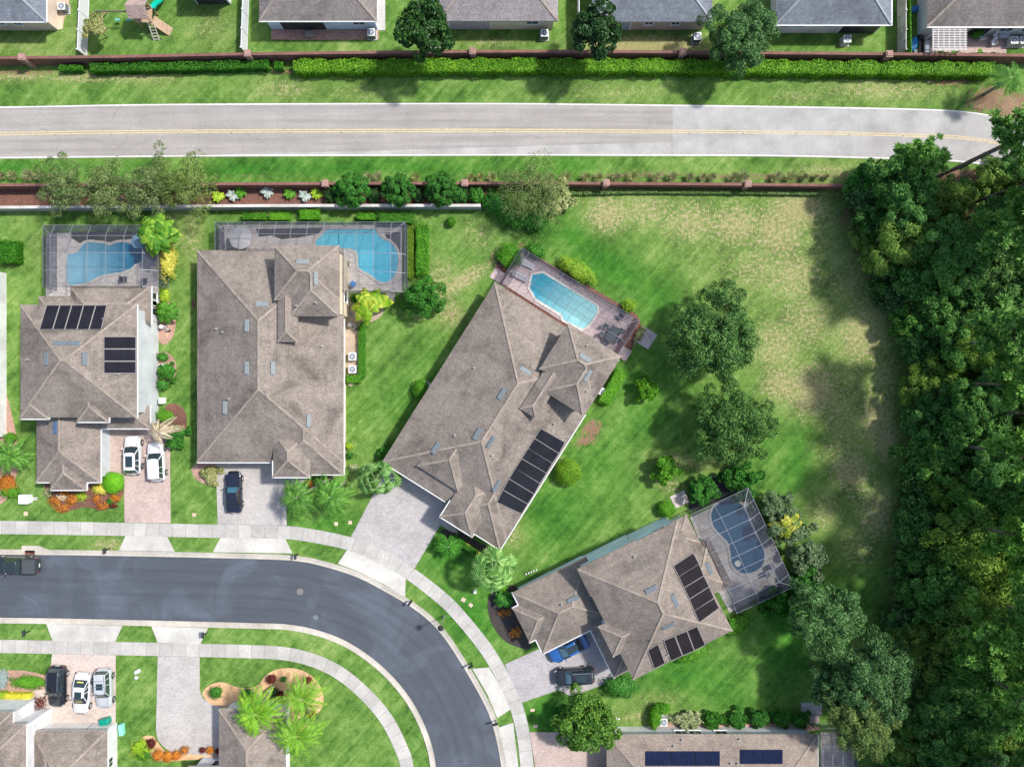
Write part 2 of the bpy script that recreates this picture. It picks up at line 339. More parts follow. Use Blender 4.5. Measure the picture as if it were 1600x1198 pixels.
m,t=nt('new_asphalt'); v=pos(t); f=noise(t,v,8,3,.8); g=noise(t,v,.16,4,.55,.8)
r=ramp(t,[(.3,(.050,.060,.076)),(.7,(.086,.096,.116))]); t.links.new(f,r.inputs[0])
r2=ramp(t,[(.48,.88),(.58,1.15),(.66,1.45)]); t.links.new(g,r2.inputs[0]); c=mixc(t,1.0,r.outputs[0],r2.outputs[0],'MULTIPLY')  # pale reflective sheen painted into the asphalt colour as soft patches
c=mixc(t,1.0,c,wear(t,(.22,.40,.60,.78),.5),'MULTIPLY')
vo=N(t,'ShaderNodeTexVoronoi'); vo.inputs['Scale'].default_value=.16; t.links.new(v,vo.inputs['Vector']); sp_=math_(t,'LESS_THAN',math_(t,'ADD',vo.outputs['Distance'],math_(t,'MULTIPLY',noise(t,v,2.0,3),.12)),.115)
c=mixc(t,math_(t,'MULTIPLY',sp_,.45),c,(.24,.26,.31))
gl=ramp(t,[(.52,.72),(.66,.38)]); t.links.new(g,gl.inputs[0])
finish(t,m,c,gl.outputs[0],bump=f,bstr=.15); lanes('residential_road',I,O,.012,m)
kerbm=speck('kerb_concrete',(.38,.34,.29),(.47,.43,.37),(.55,.51,.45),4.0,.3,bstr=.1)
for nm,E,d in(('kerb',O,.62),('kerb',I,-.62)):
    E2=offs(E,d); mb=MB()
    Em=offs(E,d*.35)
    # gutter pan then raised back edge
    mb.ribbon(E,Em,-.05,.03); 
    vs=[];
    for a,b in zip(Em,E2): vs+=[(a[0],a[1],.03),(b[0],b[1],.12),(b[0],b[1],-.05)]
    fs=[]
    for i in range(len(E2)-1):
        p=3*i; fs+=[(p,p+3,p+4,p+1),(p+1,p+4,p+5,p+2)]
    mb.add(vs,fs); tag(mb.build(nm,kerbm),kind='structure')
swN=smooth(gp([(-900,812),(-200,812),(0,813),(195,816),(340,819),(449,820.5),(488,825.4),(548,839),(600,861),(648,887),(690,920),(718,945.6),(763,1003),(788,1038),(800,1066),(815,1098),(827.5,1141),(836,1198),(838,1260),(838,1420)]))
swNb=smooth(gp([(-900,833),(-200,833),(0,834),(195,837),(339,840),(446,842.5),(500,849.5),(545,859),(592,879),(633,904),(675.5,935),(713,971),(746,1010),(766,1044),(783,1073),(798,1108),(807,1150),(811,1198),(813,1260),(813,1420)]))
swS=smooth(gp([(-900,998),(-200,998),(0,998.7),(83,1000),(313,1004.5),(400,1007),(450,1010.7),(500,1024),(538,1044),(575,1076),(613,1118),(638,1166),(646.7,1198),(650,1260),(650,1420)]))
swSb=smooth(gp([(-900,1019),(-200,1019),(0,1019.5),(183,1023),(400,1028),(450,1031),(488,1041),(525,1058),(563,1088),(595,1128),(615,1168.5),(625.5,1198),(628,1260),(628,1420)]))
m,t=nt('sidewalk_concrete'); v=pos(t); f=noise(t,v,5,3,.7); g=noise(t,v,.45,4,.6)
uvn=N(t,'ShaderNodeAttribute',attribute_name='run'); w=math_(t,'FRACT',math_(t,'DIVIDE',uvn.outputs['Fac'],1.52)); jl=math_(t,'LESS_THAN',w,.05)
slab=math_(t,'FLOOR',math_(t,'DIVIDE',uvn.outputs['Fac'],1.52)); wn=N(t,'ShaderNodeTexWhiteNoise',noise_dimensions='1D'); t.links.new(slab,wn.inputs['W'])
r=ramp(t,[(.3,(.38,.36,.33)),(.7,(.49,.47,.44))]); t.links.new(f,r.inputs[0]); r2=ramp(t,[(.3,.80),(.65,1.05)]); t.links.new(g,r2.inputs[0])
r3=ramp(t,[(0,.88),(1,1.06)]); t.links.new(wn.outputs['Value'],r3.inputs[0])
c=mixc(t,1.0,r.outputs[0],r2.outputs[0],'MULTIPLY'); c=mixc(t,1.0,c,r3.outputs[0],'MULTIPLY'); c=mixc(t,math_(t,'MULTIPLY',jl,.55),c,(.22,.20,.18)); finish(t,m,c,.9); swm=m
def walk(name,A,B,z,mat,w=.25):
    A=resample(A,260); B=resample(B,260); Cn=[((a[0]+b[0])/2,(a[1]+b[1])/2) for a,b in zip(A,B)]; A=offs(Cn,.76); B=offs(Cn,-.76); mb=MB(); mb.ribbon(A,B,-.05,z); o=mb.build(name,mat)
    at=o.data.attributes.new('run','FLOAT','POINT'); L=[0]
    for a,b in zip(A,A[1:]): L.append(L[-1]+math.hypot(a[0]-b[0],a[1]-b[1]))
    vals=[L[min(i//4,259)] for i in range(len(o.data.vertices))]
    at.data.foreach_set('value',vals); tag(o,kind='structure'); return o
walk('sidewalk',swN,swNb,.07,swm); walk('sidewalk',swS,swSb,.07,swm)
def slab(name,pts,z,mat,z0=-.05,kind='structure'):
    mb=MB(); mb.prism(gp(pts),z0,z,bottom=False); o=mb.build(name,mat); tag(o,kind=kind); return o
apron=speck('apron_concrete',(.42,.40,.36),(.50,.48,.44),(.55,.53,.49),4.5,.3,bstr=.1)
slab('driveway_apron',[(197,836),(261,837.5),(273,861),(186,859.5)],.062,apron)
slab('driveway_apron',[(345,839),(446,841.5),(457,864),(333,862)],.062,apron)
slab('driveway_apron',[(543,858),(592,878),(634,903),(633,933),(600,912),(560,892),(528,880)],.062,apron)
slab('driveway_apron',[(764,1042),(783,1073),(798,1107),(777,1121),(762,1085),(738,1044)],.062,apron)
slab('driveway_apron',[(802,1128),(810,1198),(812,1260),(792,1260),(788,1198),(778,1136)],.062,apron)
slab('driveway_apron',[(72.6,974),(191.6,977),(180,1002),(82.7,1000.5)],.062,apron)
slab('driveway_apron',[(236.7,977.5),(325.6,980.6),(313,1005.5),(246.7,1003)],.062,apron)
pinkp=paver('pink_pavers',(.43,.32,.28),(.52,.42,.37)); lightp=paver('pale_pavers',(.41,.38,.36),(.49,.455,.43)); pinkl=paver('pale_pink_pavers',(.50,.41,.36),(.59,.50,.45))
tanp=paver('rotated_pavers',(.38,.35,.345),(.46,.43,.42),R(-32)); greyp=paver('grey_pavers',(.36,.335,.34),(.44,.415,.42),R(26))
slab('driveway',[(168,668),(240,668),(266,690),(266,740),(267,817),(195,816),(194,750),(182,740),(168,735)],.05,pinkp)
slab('driveway',[(337,715),(480,715),(480,752),(448,760),(448,820.5),(340.6,819)],.05,lightp)
slab('driveway',[(606,730),(640,740),(700,790),(716,833),(704,830),(688,820),(648,887),(600,861),(548,839)],.05,tanp)
slab('driveway',[(789,1037),(845,1012),(925,970),(962,1055),(940,1070),(892,1087),(872.6,1077),(815,1097),(800,1066)],.05,greyp)
slab('driveway',[(828,1143),(960,1143),(960,1300),(838,1300),(836,1198)],.05,pinkp)
slab('driveway',[(82,1021),(181,1023),(181,1135),(40,1135),(40,1120),(50,1090),(52,1078),(78,1075),(77,1060)],.05,pinkl)
slab('driveway',[(246.7,1024.5),(312,1026),(312,1078),(317,1090),(330,1100),(345,1103),(345,1180),(270,1176),(256,1166),(247,1155),(244,1140)],.05,lightp)
# storm drain apron + sealing ring
slab('drain_apron',[(35,852),(60,852),(76,858),(76,863),(35,862)],.14,kerbm)
# arterial road
top=smooth(gp([(-900,172),(-300,169),(0,166.5),(200,163),(400,161.5),(600,161),(800,161),(1000,163),(1200,165.5),(1400,169),(1500,173),(1560,182),(1620,192),(1760,214),(2100,290)]))
bot=smooth(gp([(-900,256),(-300,252),(0,248.5),(200,246.5),(400,245),(600,244.5),(800,244),(1000,244.5),(1200,245),(1400,249.5),(1500,254),(1560,262),(1620,272),(1760,296),(2100,372)]))
T=resample(top,120); B=resample(bot,120)
m,t=nt('old_asphalt'); v=pos(t); f=noise(t,v,7,3,.8); g=noise(t,pos(t,(.05,1.2,1)),1.0,4,.6); h=noise(t,v,.3,4,.6)
r=ramp(t,[(.3,(.262,.240,.222)),(.7,(.345,.320,.298))]); t.links.new(f,r.inputs[0]); r2=ramp(t,[(.3,.86),(.7,1.12)]); t.links.new(g,r2.inputs[0]); r3=ramp(t,[(.3,.9),(.7,1.08)]); t.links.new(h,r3.inputs[0])
c=mixc(t,1.0,r.outputs[0],r2.outputs[0],'MULTIPLY'); c=mixc(t,1.0,c,r3.outputs[0],'MULTIPLY'); c=mixc(t,1.0,c,wear(t,(.16,.34,.66,.84),.36),'MULTIPLY')
vo=N(t,'ShaderNodeTexVoronoi',feature='DISTANCE_TO_EDGE'); vo.inputs['Scale'].default_value=.22; vv=N(t,'ShaderNodeVectorMath',operation='ADD'); t.links.new(v,vv.inputs[0]); cn=N(t,'ShaderNodeTexNoise'); cn.inputs['Scale'].default_value=.6; t.links.new(v,cn.inputs['Vector']); t.links.new(cn.outputs['Color'],vv.inputs[1]); t.links.new(vv.outputs[0],vo.inputs['Vector'])
ck=math_(t,'LESS_THAN',vo.outputs['Distance'],.006); c=mixc(t,math_(t,'MULTIPLY',ck,math_(t,'MULTIPLY',h,.5)),c,(.12,.115,.115))
finish(t,m,c,.85,bump=f,bstr=.2); lanes('road',B,T,.012,m)
patch=speck('road_patch',(.32,.307,.295),(.385,.37,.356),(.44,.425,.41),7,.3,bstr=.1)
k0=0
def band(fa,fb,z,mat,name,x0=-1e9,x1=1e9):
    A=[(a[0]*(1-fa)+b[0]*fa,a[1]*(1-fa)+b[1]*fa) for a,b in zip(T,B)]; C=[(a[0]*(1-fb)+b[0]*fb,a[1]*(1-fb)+b[1]*fb) for a,b in zip(T,B)]
    K=[i for i in range(len(A)) if x0<=A[i][0]<=x1]; A=[A[i] for i in K]; C=[C[i] for i in K]
    mb=MB()
    for i in range(len(A)-1): mb.face([(*A[i],z),(*A[i+1],z),(*C[i+1],z),(*C[i],z)])
    return tag(mb.build(name,mat),kind='structure')
T=resample(top,600); B=resample(bot,600)
band(0.004,.996,.016,speck('newer_lane_asphalt',(.30,.290,.280),(.365,.353,.342),(.42,.408,.396),7,.3,bstr=.1),'road_surface',x0=G(1049,0)[0])
# resurfaced wedge on the lower lane
mb=MB(); A=gp([(330,242),(600,235.5),(800,229),(1049,222.5)]); C=gp([(330,244),(600,243),(800,242.5),(1049,243)])
for i in range(3): mb.face([(*A[i],.017),(*A[i+1],.017),(*C[i+1],.017),(*C[i],.017)])
tag(mb.build('road_surface',patch),kind='structure')
wl=plain('road_paint_white',(.66,.64,.60),.8,var=.16,scale=2.5); yl=plain('road_paint_yellow',(.56,.43,.22),.8,var=.22,scale=2.5)
band(.008,.030,.021,wl,'road_marking'); band(.968,.988,.021,wl,'road_marking'); band(.490,.508,.021,yl,'road_marking'); band(.532,.550,.021,yl,'road_marking')
# beds
mulchr=speck('red_mulch',(.075,.03,.022),(.16,.07,.05),(.28,.15,.11),6,.6); mulchd=speck('dark_mulch',(.02,.016,.014),(.045,.036,.033),(.09,.075,.065),6,.6)
mulcho=speck('tan_mulch',(.40,.22,.10),(.62,.38,.20),(.75,.52,.34),5,.6); mulchp=speck('pink_mulch',(.22,.11,.075),(.40,.24,.18),(.6,.42,.33),5,.6)
def bed(pts,mat,z=.03): return slab('mulch_bed',[(p[0],p[1]) for p in smoothc(pts)],z,mat)
def smoothc(pts,k=4):
    n=len(pts); out=[]
    for i in range(n):
        a,b,c_,d=pts[(i-1)%n],pts[i],pts[(i+1)%n],pts[(i+2)%n]
        for j in range(k):
            s=j/k; out.append(tuple(.5*((2*b[q])+(-a[q]+c_[q])*s+(2*a[q]-5*b[q]+4*c_[q]-d[q])*s*s+(-a[q]+3*b[q]-3*c_[q]+d[q])*s**3) for q in(0,1)))
    return out
bed([(72,752),(74,770),(82,788),(98,800),(115,796),(135,792),(160,797),(180,788),(193,770),(192,750),(186,738),(170,735),(150,745),(110,748)],mulchr)
bed([(262,632),(278,632),(290,645),(291,668),(280,680),(262,690),(250,680),(252,650)],mulchr)
mulch_strip=slab('mulch_bed',[(-20,296),(760,294),(760,322),(-20,322)],.03,mulchr)
bed([(770,925),(762,940),(765,965),(775,985),(788,1000),(808,1010),(830,1010),(820,960),(812,930),(805,915),(790,915)],mulchd)
bed([(317,1086),(322,1074),(337,1066),(352,1066),(370,1073),(390,1074),(405,1068),(415,1055),(430,1046),(452,1043),(475,1048),(495,1063),(505,1085),(503,1105),(490,1120),(478,1140),(465,1145),(455,1130),(440,1112),(420,1108),(345,1106),(332,1102)],mulcho,.034)
bed([(222,1152),(240,1150),(252,1166),(270,1176),(345,1172),(345,1184),(300,1186),(250,1188),(232,1175)],mulcho,.028)
bed([(1075,765),(1105,748),(1140,742),(1165,752),(1168,762),(1130,778),(1082,798)],mulchd,.025)
bed([(543,472),(560,464),(590,462),(600,478),(595,494),(578,504),(563,506),(563,560),(560,590),(545,602),(541,560)],speck('sandy_bed',(.30,.23,.17),(.44,.35,.26),(.56,.46,.37),5,.6),.026)
bed([(775,415),(790,395),(815,380),(830,395),(960,470),(1000,500),(990,540),(960,560),(860,520),(780,440)],mulchr,.022)
bed([(300,480),(300,470),(305,470),(305,480)],mulchr,.02)
bed([(240,480),(262,470),(275,500),(268,530),(250,535)],mulchp,.024); bed([(246,552),(268,555),(276,575),(268,595),(248,600)],mulchp,.024)
bed([(688,830),(712,828),(745,845),(775,862),(768,876),(735,862),(700,848)],mulchd,.024)
bed([(0,588+0),(30,700),(28,735),(10,780),(-10,780),(-10,690)],mulchp,.021)
bed([(300,730),(318,722),(338,726),(338,758),(318,755),(304,745)],mulchp,.026)
bed([(1030,1128),(1180,1130),(1262,1130),(1262,1142),(1030,1142)],mulchp,.022)
bed([(0,1052),(72,1055),(72,1078),(50,1080),(48,1100),(80,1120),(70,1134),(-10,1134)],mulchp,.024)
# ------------------------------------------------------------------ houses
class Frame:
    """local pixel frame: origin (ox,oy), first axis at angle a (deg, anticlockwise), second axis 90 deg clockwise of it (screen down)"""
    def __init__(s,ox=0,oy=0,a=0): s.o=(ox,oy); s.a=R(a)
    def px(s,u,v):
        c,n=math.cos(s.a),math.sin(s.a); return (s.o[0]+u*c+v*n, s.o[1]-u*n+v*c)
    def w(s,u,v,z): return W(*s.px(u,v),z)
fasc=plain('fascia',(.42,.38,.34),.7)
ROOFS=[]   # (house root, BVH)
def hip_faces(c,z,slope,ends=(True,True),k=0):
    """c = 4 corners (world xy), returns roof verts/faces; ridge along the longer side"""
    e=[(c[(i+1)%4]-c[i]).length for i in range(4)]
    if e[0]<e[1]: c=[c[1],c[2],c[3],c[0]]; e=e[1:]+e[:1]
    L,Wd=e[0],e[1]; d=(c[1]-c[0]).normalized(); m0=(c[0]+c[3])/2; m1=(c[1]+c[2])/2; h=slope*Wd/2
    r0=m0+d*(min(Wd,L)/2 if ends[0] else 0); r1=m1-d*(min(Wd,L)/2 if ends[1] else 0)
    up=Vector((0,0,h)); P=[*c,r0+up,r1+up]
    return P,[(0,1,5,4),(2,3,4,5),(1,2,5),(3,0,4)]
def bh(b,p):
    """roof height of block b above the point p, or -1"""
    c,z,sl=b; ax=(c[1]-c[0]); ay=(c[3]-c[0]); lx,ly=ax.length,ay.length; r=p-c[0]; u=r.dot(ax)/lx; v=r.dot(ay)/ly
    if u<-.01 or v<-.01 or u>lx+.01 or v>ly+.01: return -1
    return z+sl*min(u,v,lx-u,ly-v)
def clear(pts_,hs,i,blks,e=.04):
    for j,b in enumerate(blks):
        if j==i: continue
        h=bh(b,pts_)
        if h>hs+(e if j>i else -e): return False
    return True
def roof_block(mb,c,z,slope=.45,cap=True,ends=(True,True),caps=2,th=.2,i=0,blks=(),fm=1):
    P,Fs=hip_faces(c,z,slope,ends); 
    mb.add(P,Fs,0)
    low=[Vector((p.x,p.y,p.z-th)) for p in c]
    n=4
    # fascia + soffit
    mb.add(list(c)+low,[(q,(q+1)%4,4+(q+1)%4,4+q) for q in range(4)]+[(7,6,5,4)],fm)
    # hip and ridge caps
    cc=P[:4]; r0,r1=P[4],P[5]
    up=Vector((0,0,.02))
    def cap_(a,b):
        L=(a-b).length
        if L<.3: return
        n_=max(2,int(L/.4)); run=None
        for k in range(n_+1):
            ok=False
            if k<n_:
                m_=a.lerp(b,(k+.5)/n_); ok=clear(m_,m_.z,i,blks)
            if ok and run is None: run=k
            if not ok and run is not None: mb.bar(a.lerp(b,run/n_)+up,a.lerp(b,k/n_)+up,.24,.04,2); run=None
    cap_(r0,r1); cap_(cc[0],r0); cap_(cc[3],r0); cap_(cc[1],r1); cap_(cc[2],r1)
def house(label,fr,blocks,wallm,roofm,capm,gutters=True,cat='house',group=None,slope=.45,gd=(1,2),name='house'):
    """blocks: (u0,v0,u1,v1,z, opts)"""
    b0=blocks[0]; ctr=fr.w((b0[0]+b0[2])/2,(b0[1]+b0[3])/2,b0[4]); ctr.z=0
    root=empty(name,ctr,0,label,cat,group); root.location=ctr
    rf=MB(); wl_=MB(); gt=MB(); rects=[]
    blks=[]
    for i,b in enumerate(blocks):
        u0,v0,u1,v1,z=b[:5]; z+=.007*(i%9); blks.append(([fr.w(u,v,z)-ctr for u,v in((u0,v0),(u1,v0),(u1,v1),(u0,v1))],z,(b[5] if len(b)>5 else {}).get('slope',slope)))
    for i,b in enumerate(blocks):
        u0,v0,u1,v1,z=b[:5]; o=b[5] if len(b)>5 else {}
        dz=.007*(i%9); z=z+dz
        c=[fr.w(u,v,z) for u,v in((u0,v0),(u1,v0),(u1,v1),(u0,v1))]
        ax=(c[1]-c[0]).normalized(); ay=(c[3]-c[0]).normalized(); e=.003*(i%9)
        c=[c[0]-ax*e-ay*e,c[1]+ax*e-ay*e,c[2]+ax*e+ay*e,c[3]-ax*e+ay*e]
        cl=[p-ctr for p in c]
        roof_block(rf,cl,z,o.get('slope',slope),ends=o.get('ends',(True,True)),i=i,blks=blks,fm=0 if o.get('raised') else 1)
        ins=EAVE+.004*(i%9)+o.get('inset',0)
        q=[cl[0]+ax*ins+ay*ins,cl[1]-ax*ins+ay*ins,cl[2]-ax*ins-ay*ins,cl[3]+ax*ins-ay*ins]
        rects.append((q,z,ax,ay))
        if o.get('wall',True):
            wl_.prism([(p.x,p.y) for p in q],o.get('z0',-.1),z-.12)
        if gutters and not o.get('raised'):
            for k in o.get('g',gd):
                a_,b_=cl[k],cl[(k+1)%4]; m_=(a_-b_).normalized(); nrm=[-ay,ax,ay,-ax][k]
                s_=Vector((0,0,-.06)); A_,B_=a_+nrm*.06+s_+m_*.06,b_+nrm*.06+s_-m_*.06; n_=max(2,int((A_-B_).length/.3)); run=None
                for q_ in range(n_+1):
                    ok=q_<n_ and all(j==i or bh(bb,A_.lerp(B_,(q_+.5)/n_))<z-.6 for j,bb in enumerate(blks))
                    if ok and run is None: run=q_
                    if not ok and run is not None: gt=MB(); gt.bar(A_.lerp(B_,run/n_),A_.lerp(B_,q_/n_),.11,.11); gt.build('gutter',gutter_w,root); run=None
    ro=rf.build('roof',[roofm,fasc,capm],root)
    wo=wl_.build('wall',wallm,root)
    tris=[]; vs=[Vector(v)+ctr for v in rf.v]; fs=[f for f,m_ in zip(rf.f,rf.m) if m_==0]
    bvh=BVHTree.FromPolygons(vs,fs); ROOFS.append((root,bvh))
    root['_c']=0; del root['_c']
    return root,ctr,rects,bvh
def hit(bvh,px,py):
    d=(W(px,py,0)-Vector((0,0,H))).normalized(); p,nn,i,ds=bvh.ray_cast(Vector((0,0,H)),d)
    if nn is not None and nn.z<0: nn=-nn
    return p,nn
ventm=plain('vent_metal',(.125,.15,.17),.85); ventl=plain('vent_metal_light',(.20,.225,.235),.85); pipem=plain('pipe_lead',(.30,.29,.28),.6)
def roof_vent(H_,px,py,ang,L=1.25,Wd=.38,mat=None,label=None):
    root,ctr,rects,bvh=H_; p,nn=hit(bvh,px,py)
    if p is None: return
    d=Vector((math.cos(R(ang)),math.sin(R(ang)),0)); d=(d-nn*d.dot(nn)).normalized(); s=nn.cross(d)
    M=Matrix((d,s,nn)).transposed()
    mb=MB(); q=p-ctr
    def pt(x,y,z): return q+M@Vector((x,y,z))
    a,b,h=L/2,Wd/2,.18
    vs=[pt(-a-.08,-b-.08,.012),pt(a+.08,-b-.08,.012),pt(a+.08,b+.08,.012),pt(-a-.08,b+.08,.012),pt(-a,-b,h*.4),pt(a,-b,h*.4),pt(a,b,h),pt(-a,b,h)]
    mb.add(vs,[(0,1,5,4),(1,2,6,5),(2,3,7,6),(3,0,4,7),(4,5,6,7)])
    mb.build('roof_vent',mat or ventm,root)
def pipe(H_,px,py,r=.08,h=.35,mat=None):
    root,ctr,rects,bvh=H_; p,nn=hit(bvh,px,py)
    if p is None: return
    q=p-ctr; mb=MB(); mb.tube(q-Vector((0,0,.1)),q+Vector((0,0,h)),r,r,9); mb.tube(q-Vector((0,0,.05)),q+nn*.06,r*2.2,r*1.3,9); mb.build('vent_pipe',mat or pipem,root)
framew=plain('panel_frame',(.24,.22,.21),.7); 
def panelmat(name,c,stripe,ang):
    if name in MATS: return MATS[name]
    m,t=nt(name); v=pos(t,rot=(0,0,-R(ang))); wv=N(t,'ShaderNodeTexWave'); wv.bands_direction='Y'; wv.inputs['Scale'].default_value=stripe; t.links.new(v,wv.inputs[0])
    r=ramp(t,[(.2,mul(c,.7)),(.6,mul(c,1.5))]); t.links.new(wv.outputs['Fac'],r.inputs[0]); g=noise(t,v,.8,3); r2=ramp(t,[(.3,.8),(.7,1.25)]); t.links.new(g,r2.inputs[0])
    finish(t,m,mixc(t,1.0,r.outputs[0],r2.outputs[0],'MULTIPLY'),.9,spec=.12); MATS[name]=m; return m
def panel(H_,quad,mat,label,group,name='solar_panel',frame=True,gap=.07):
    root,ctr,rects,bvh=H_
    pts=[]; nn=None
    for px,py in quad:
        p,n_=hit(bvh,px,py)
        pts.append((p,n_))
    cx=sum(q[0] for q in quad)/4; cy=sum(q[1] for q in quad)/4
    pc,nn=hit(bvh,cx,cy)
    # project all corners on the plane of the centre point
    P=[]
    for px,py in quad:
        d=(W(px,py,0)-Vector((0,0,H))); o=Vector((0,0,H)); t_=(pc+nn*gap-o).dot(nn)/d.dot(nn); P.append(o+d*t_)
    c=sum(P,Vector())/4
    e=empty(name,c,0,label,'solar panel',group)
    up=nn*.03; mb=MB(); L=[p-c for p in P]; S=[l*.985 for l in L]
    mb.add([p+up for p in S]+[p-up for p in S],[(0,1,2,3),(7,6,5,4),(0,4,5,1),(1,5,6,2),(2,6,7,3),(3,7,4,0)]); mb.build('collector',mat,e)
    fb=MB()
    if frame:
        for i in range(4): fb.bar(L[i]+up*.6,L[(i+1)%4]+up*.6,.06,.06)
        fb.build('frame',framew,e)
def window(H_,ri,side,t,z,w,h,frame=None,glass=None,name='window'):
    """rect ri of the house, side k (0..3), t along the side 0..1"""
    root,ctr,rects,bvh=H_; q,zz,ax,ay=rects[ri]; a,b=q[side],q[(side+1)%4]; nrm=[-ay,ax,ay,-ax][side]; d=(b-a).normalized()
    c=a.lerp(b,t); c=Vector((c.x,c.y,z))
    U=Vector((0,0,1)); fm=MB()
    def bx(mb,cc,x,y,dp): # box on wall
        vs=[cc+d*(i*x/2)+U*(j*y/2)+nrm*k for k in(-.01,dp) for i,j in((-1,-1),(1,-1),(1,1),(-1,1))]
        mb.add(vs,[(0,1,2,3),(7,6,5,4),(0,4,5,1),(1,5,6,2),(2,6,7,3),(3,7,4,0)])
    for s in(-1,1): bx(fm,c+d*(s*(w/2+.04)),.09,h+.16,.06); 
    bx(fm,c+U*(h/2+.04),w,.08,.06); bx(fm,c-U*(h/2+.05),w+.2,.1,.12); bx(fm,c,.05,h,.05)
    o=fm.build(name,frame or white,root); g=MB(); bx(g,c,w,h,.035); g.build('pane',glass or glassd,o)
def door(H_,ri,side,t,w,h,mat,name='door'):
    root,ctr,rects,bvh=H_; q,zz,ax,ay=rects[ri]; a,b=q[side],q[(side+1)%4]; nrm=[-ay,ax,ay,-ax][side]; d=(b-a).normalized()
    c=a.lerp(b,t); U=Vector((0,0,1)); mb=MB()
    def bx(mb,x0,x1,z0,z1,dp,mi=0):
        vs=[Vector((c.x,c.y,0))+d*x+U*z+nrm*k for k in(-.01,dp) for x,z in((x0,z0),(x1,z0),(x1,z1),(x0,z1))]
        mb.add(vs,[(0,1,2,3),(7,6,5,4),(0,4,5,1),(1,5,6,2),(2,6,7,3),(3,7,4,0)],mi)
    rows=4 if w>1.5 else 1
    for r_ in range(rows): bx(mb,-w/2,w/2,.06+r_*(h-.06)/rows,.06+(r_+1)*(h-.06)/rows-.025,.045)
    bx(mb,-w/2-.1,-w/2,.05,h+.1,.06,1); bx(mb,w/2,w/2+.1,.05,h+.1,.06,1); bx(mb,-w/2,w/2,h,h+.1,.06,1)
    o=mb.build(name,[mat,white],root)
    if w<1.5: k=MB(); k.tube(Vector((c.x,c.y,1.0))+d*(w*.38)+nrm*.04,Vector((c.x,c.y,1.0))+d*(w*.38)+nrm*.11,.035,.035,8); k.build('handle',dark,o)
tan_r=shingle('shingle_taupe',(.243,.204,.174),.50); tan_r2=shingle('shingle_taupe_rotated',(.243,.204,.174),.50,R(-32)); tan_r3=shingle('shingle_taupe_turned',(.232,.193,.163),.62,R(26.5))
grey_r=shingle('shingle_slate',(.165,.185,.215),.7); brown_r=shingle('shingle_brown',(.20,.175,.165),.65); spec_r=shingle('shingle_mottled',(.27,.245,.245),.8); pink_r=shingle('shingle_sand',(.275,.222,.185),.75)
capt=speck('ridge_cap',(.20,.16,.13),(.29,.24,.20),(.38,.32,.275),6,1.2); capg=speck('ridge_cap_grey',(.22,.25,.28),(.27,.30,.33),(.33,.35,.38),6,.5)
pale=speck('stucco_pale',(.46,.49,.50),(.51,.54,.55),(.55,.58,.59),3,.3,bstr=.1); beige=speck('stucco_beige',(.66,.54,.38),(.72,.60,.44),(.77,.66,.50),3,.3,bstr=.1)
blue=speck('stucco_blue',(.68,.80,.92),(.72,.84,.95),(.76,.87,.97),3,.3,bstr=.1); bluel=speck('stucco_sky',(.60,.70,.82),(.64,.74,.86),(.68,.78,.88),3,.3,bstr=.1)
tanw=speck('stucco_tan',(.58,.46,.36),(.65,.53,.42),(.70,.59,.48),3,.3,bstr=.1); brownw=speck('stucco_brown',(.42,.31,.25),(.48,.37,.30),(.54,.43,.36),3,.3,bstr=.1)
greyw=speck('stucco_grey',(.62,.60,.56),(.68,.66,.62),(.74,.72,.68),3,.3,bstr=.1); whitew=speck('stucco_white',(.60,.60,.60),(.65,.65,.65),(.70,.70,.70),3,.3,bstr=.08)
lanai=plain('lanai_screen_dark',(.035,.038,.045),.5); stone=speck('stone_wall',(.36,.25,.16),(.52,.39,.28),(.66,.53,.41),3.5,1.2)
f0=Frame()
# --- two storey house at the left
H1=house('two storey house with pale side wall and eight black solar panels, left',f0,
 [(32,476,214,652,5.6,{'g':(1,)}),(121,570,170,659,5.6),(32,560,76,654,5.6),(57,600,157,753,2.8),(79,670,135,765,2.8),(155,634,234,669,2.8),(110,447,236,506,2.8,{'g':(1,)}),(61,463,160,520,2.8,{'g':()})],pale,tan_r,capt)
for q in((93,536,0),(115,536,0),(73,561,90),(132,561,90)): roof_vent(H1,*q)
roof_vent(H1,87,668,90,mat=plain('vent_blue',(.06,.11,.2),.8)); pipe(H1,45,562); pipe(H1,185,584); pipe(H1,161,498,.05,.2)
window(H1,6,1,.25,1.5,1.4,1.5); window(H1,6,1,.55,1.4,1.6,1.7); 
door(H1,3,1,.35,2.4,2.2,whitew,'side_door'); door(H1,5,2,.55,1.0,2.1,brownw); window(H1,3,2,.5,1.4,1.8,1.3); window(H1,0,3,.5,4.1,1.2,1.2)
blk=panelmat('black_collector',(.012,.012,.018),3.2,0); blk3=panelmat('black_collector_rot',(.012,.013,.018),3.2,-32); blk4=panelmat('black_collector_turned',(.014,.012,.014),3.2,26.5)
tx=[(292,376,450,524,600,670),(247,330,405,482,557,635)]; ords=['first','second','third','fourth','fifth','sixth','seventh']
for i in range(5):
    q=[(tx[0][i]/4+.4,477),(tx[0][i+1]/4-.4,477),(tx[1][i+1]/4-.4,515),(tx[1][i]/4+.4,515)]
    panel(H1,q,blk,'slanted black solar panel, %s from the left of five on the leftmost roof'%ords[i],'black solar panels on the left two storey roof')
for i,(a,b) in enumerate(((526,544.8),(545.4,564),(564.6,583))):
    panel(H1,[(162.6,a),(212.4,a),(212.4,b),(162.6,b)],blk,'black solar panel, %s of the stack of three near the pale wall'%('top one','middle one','bottom one')[i],'black solar panels stacked near the pale wall')
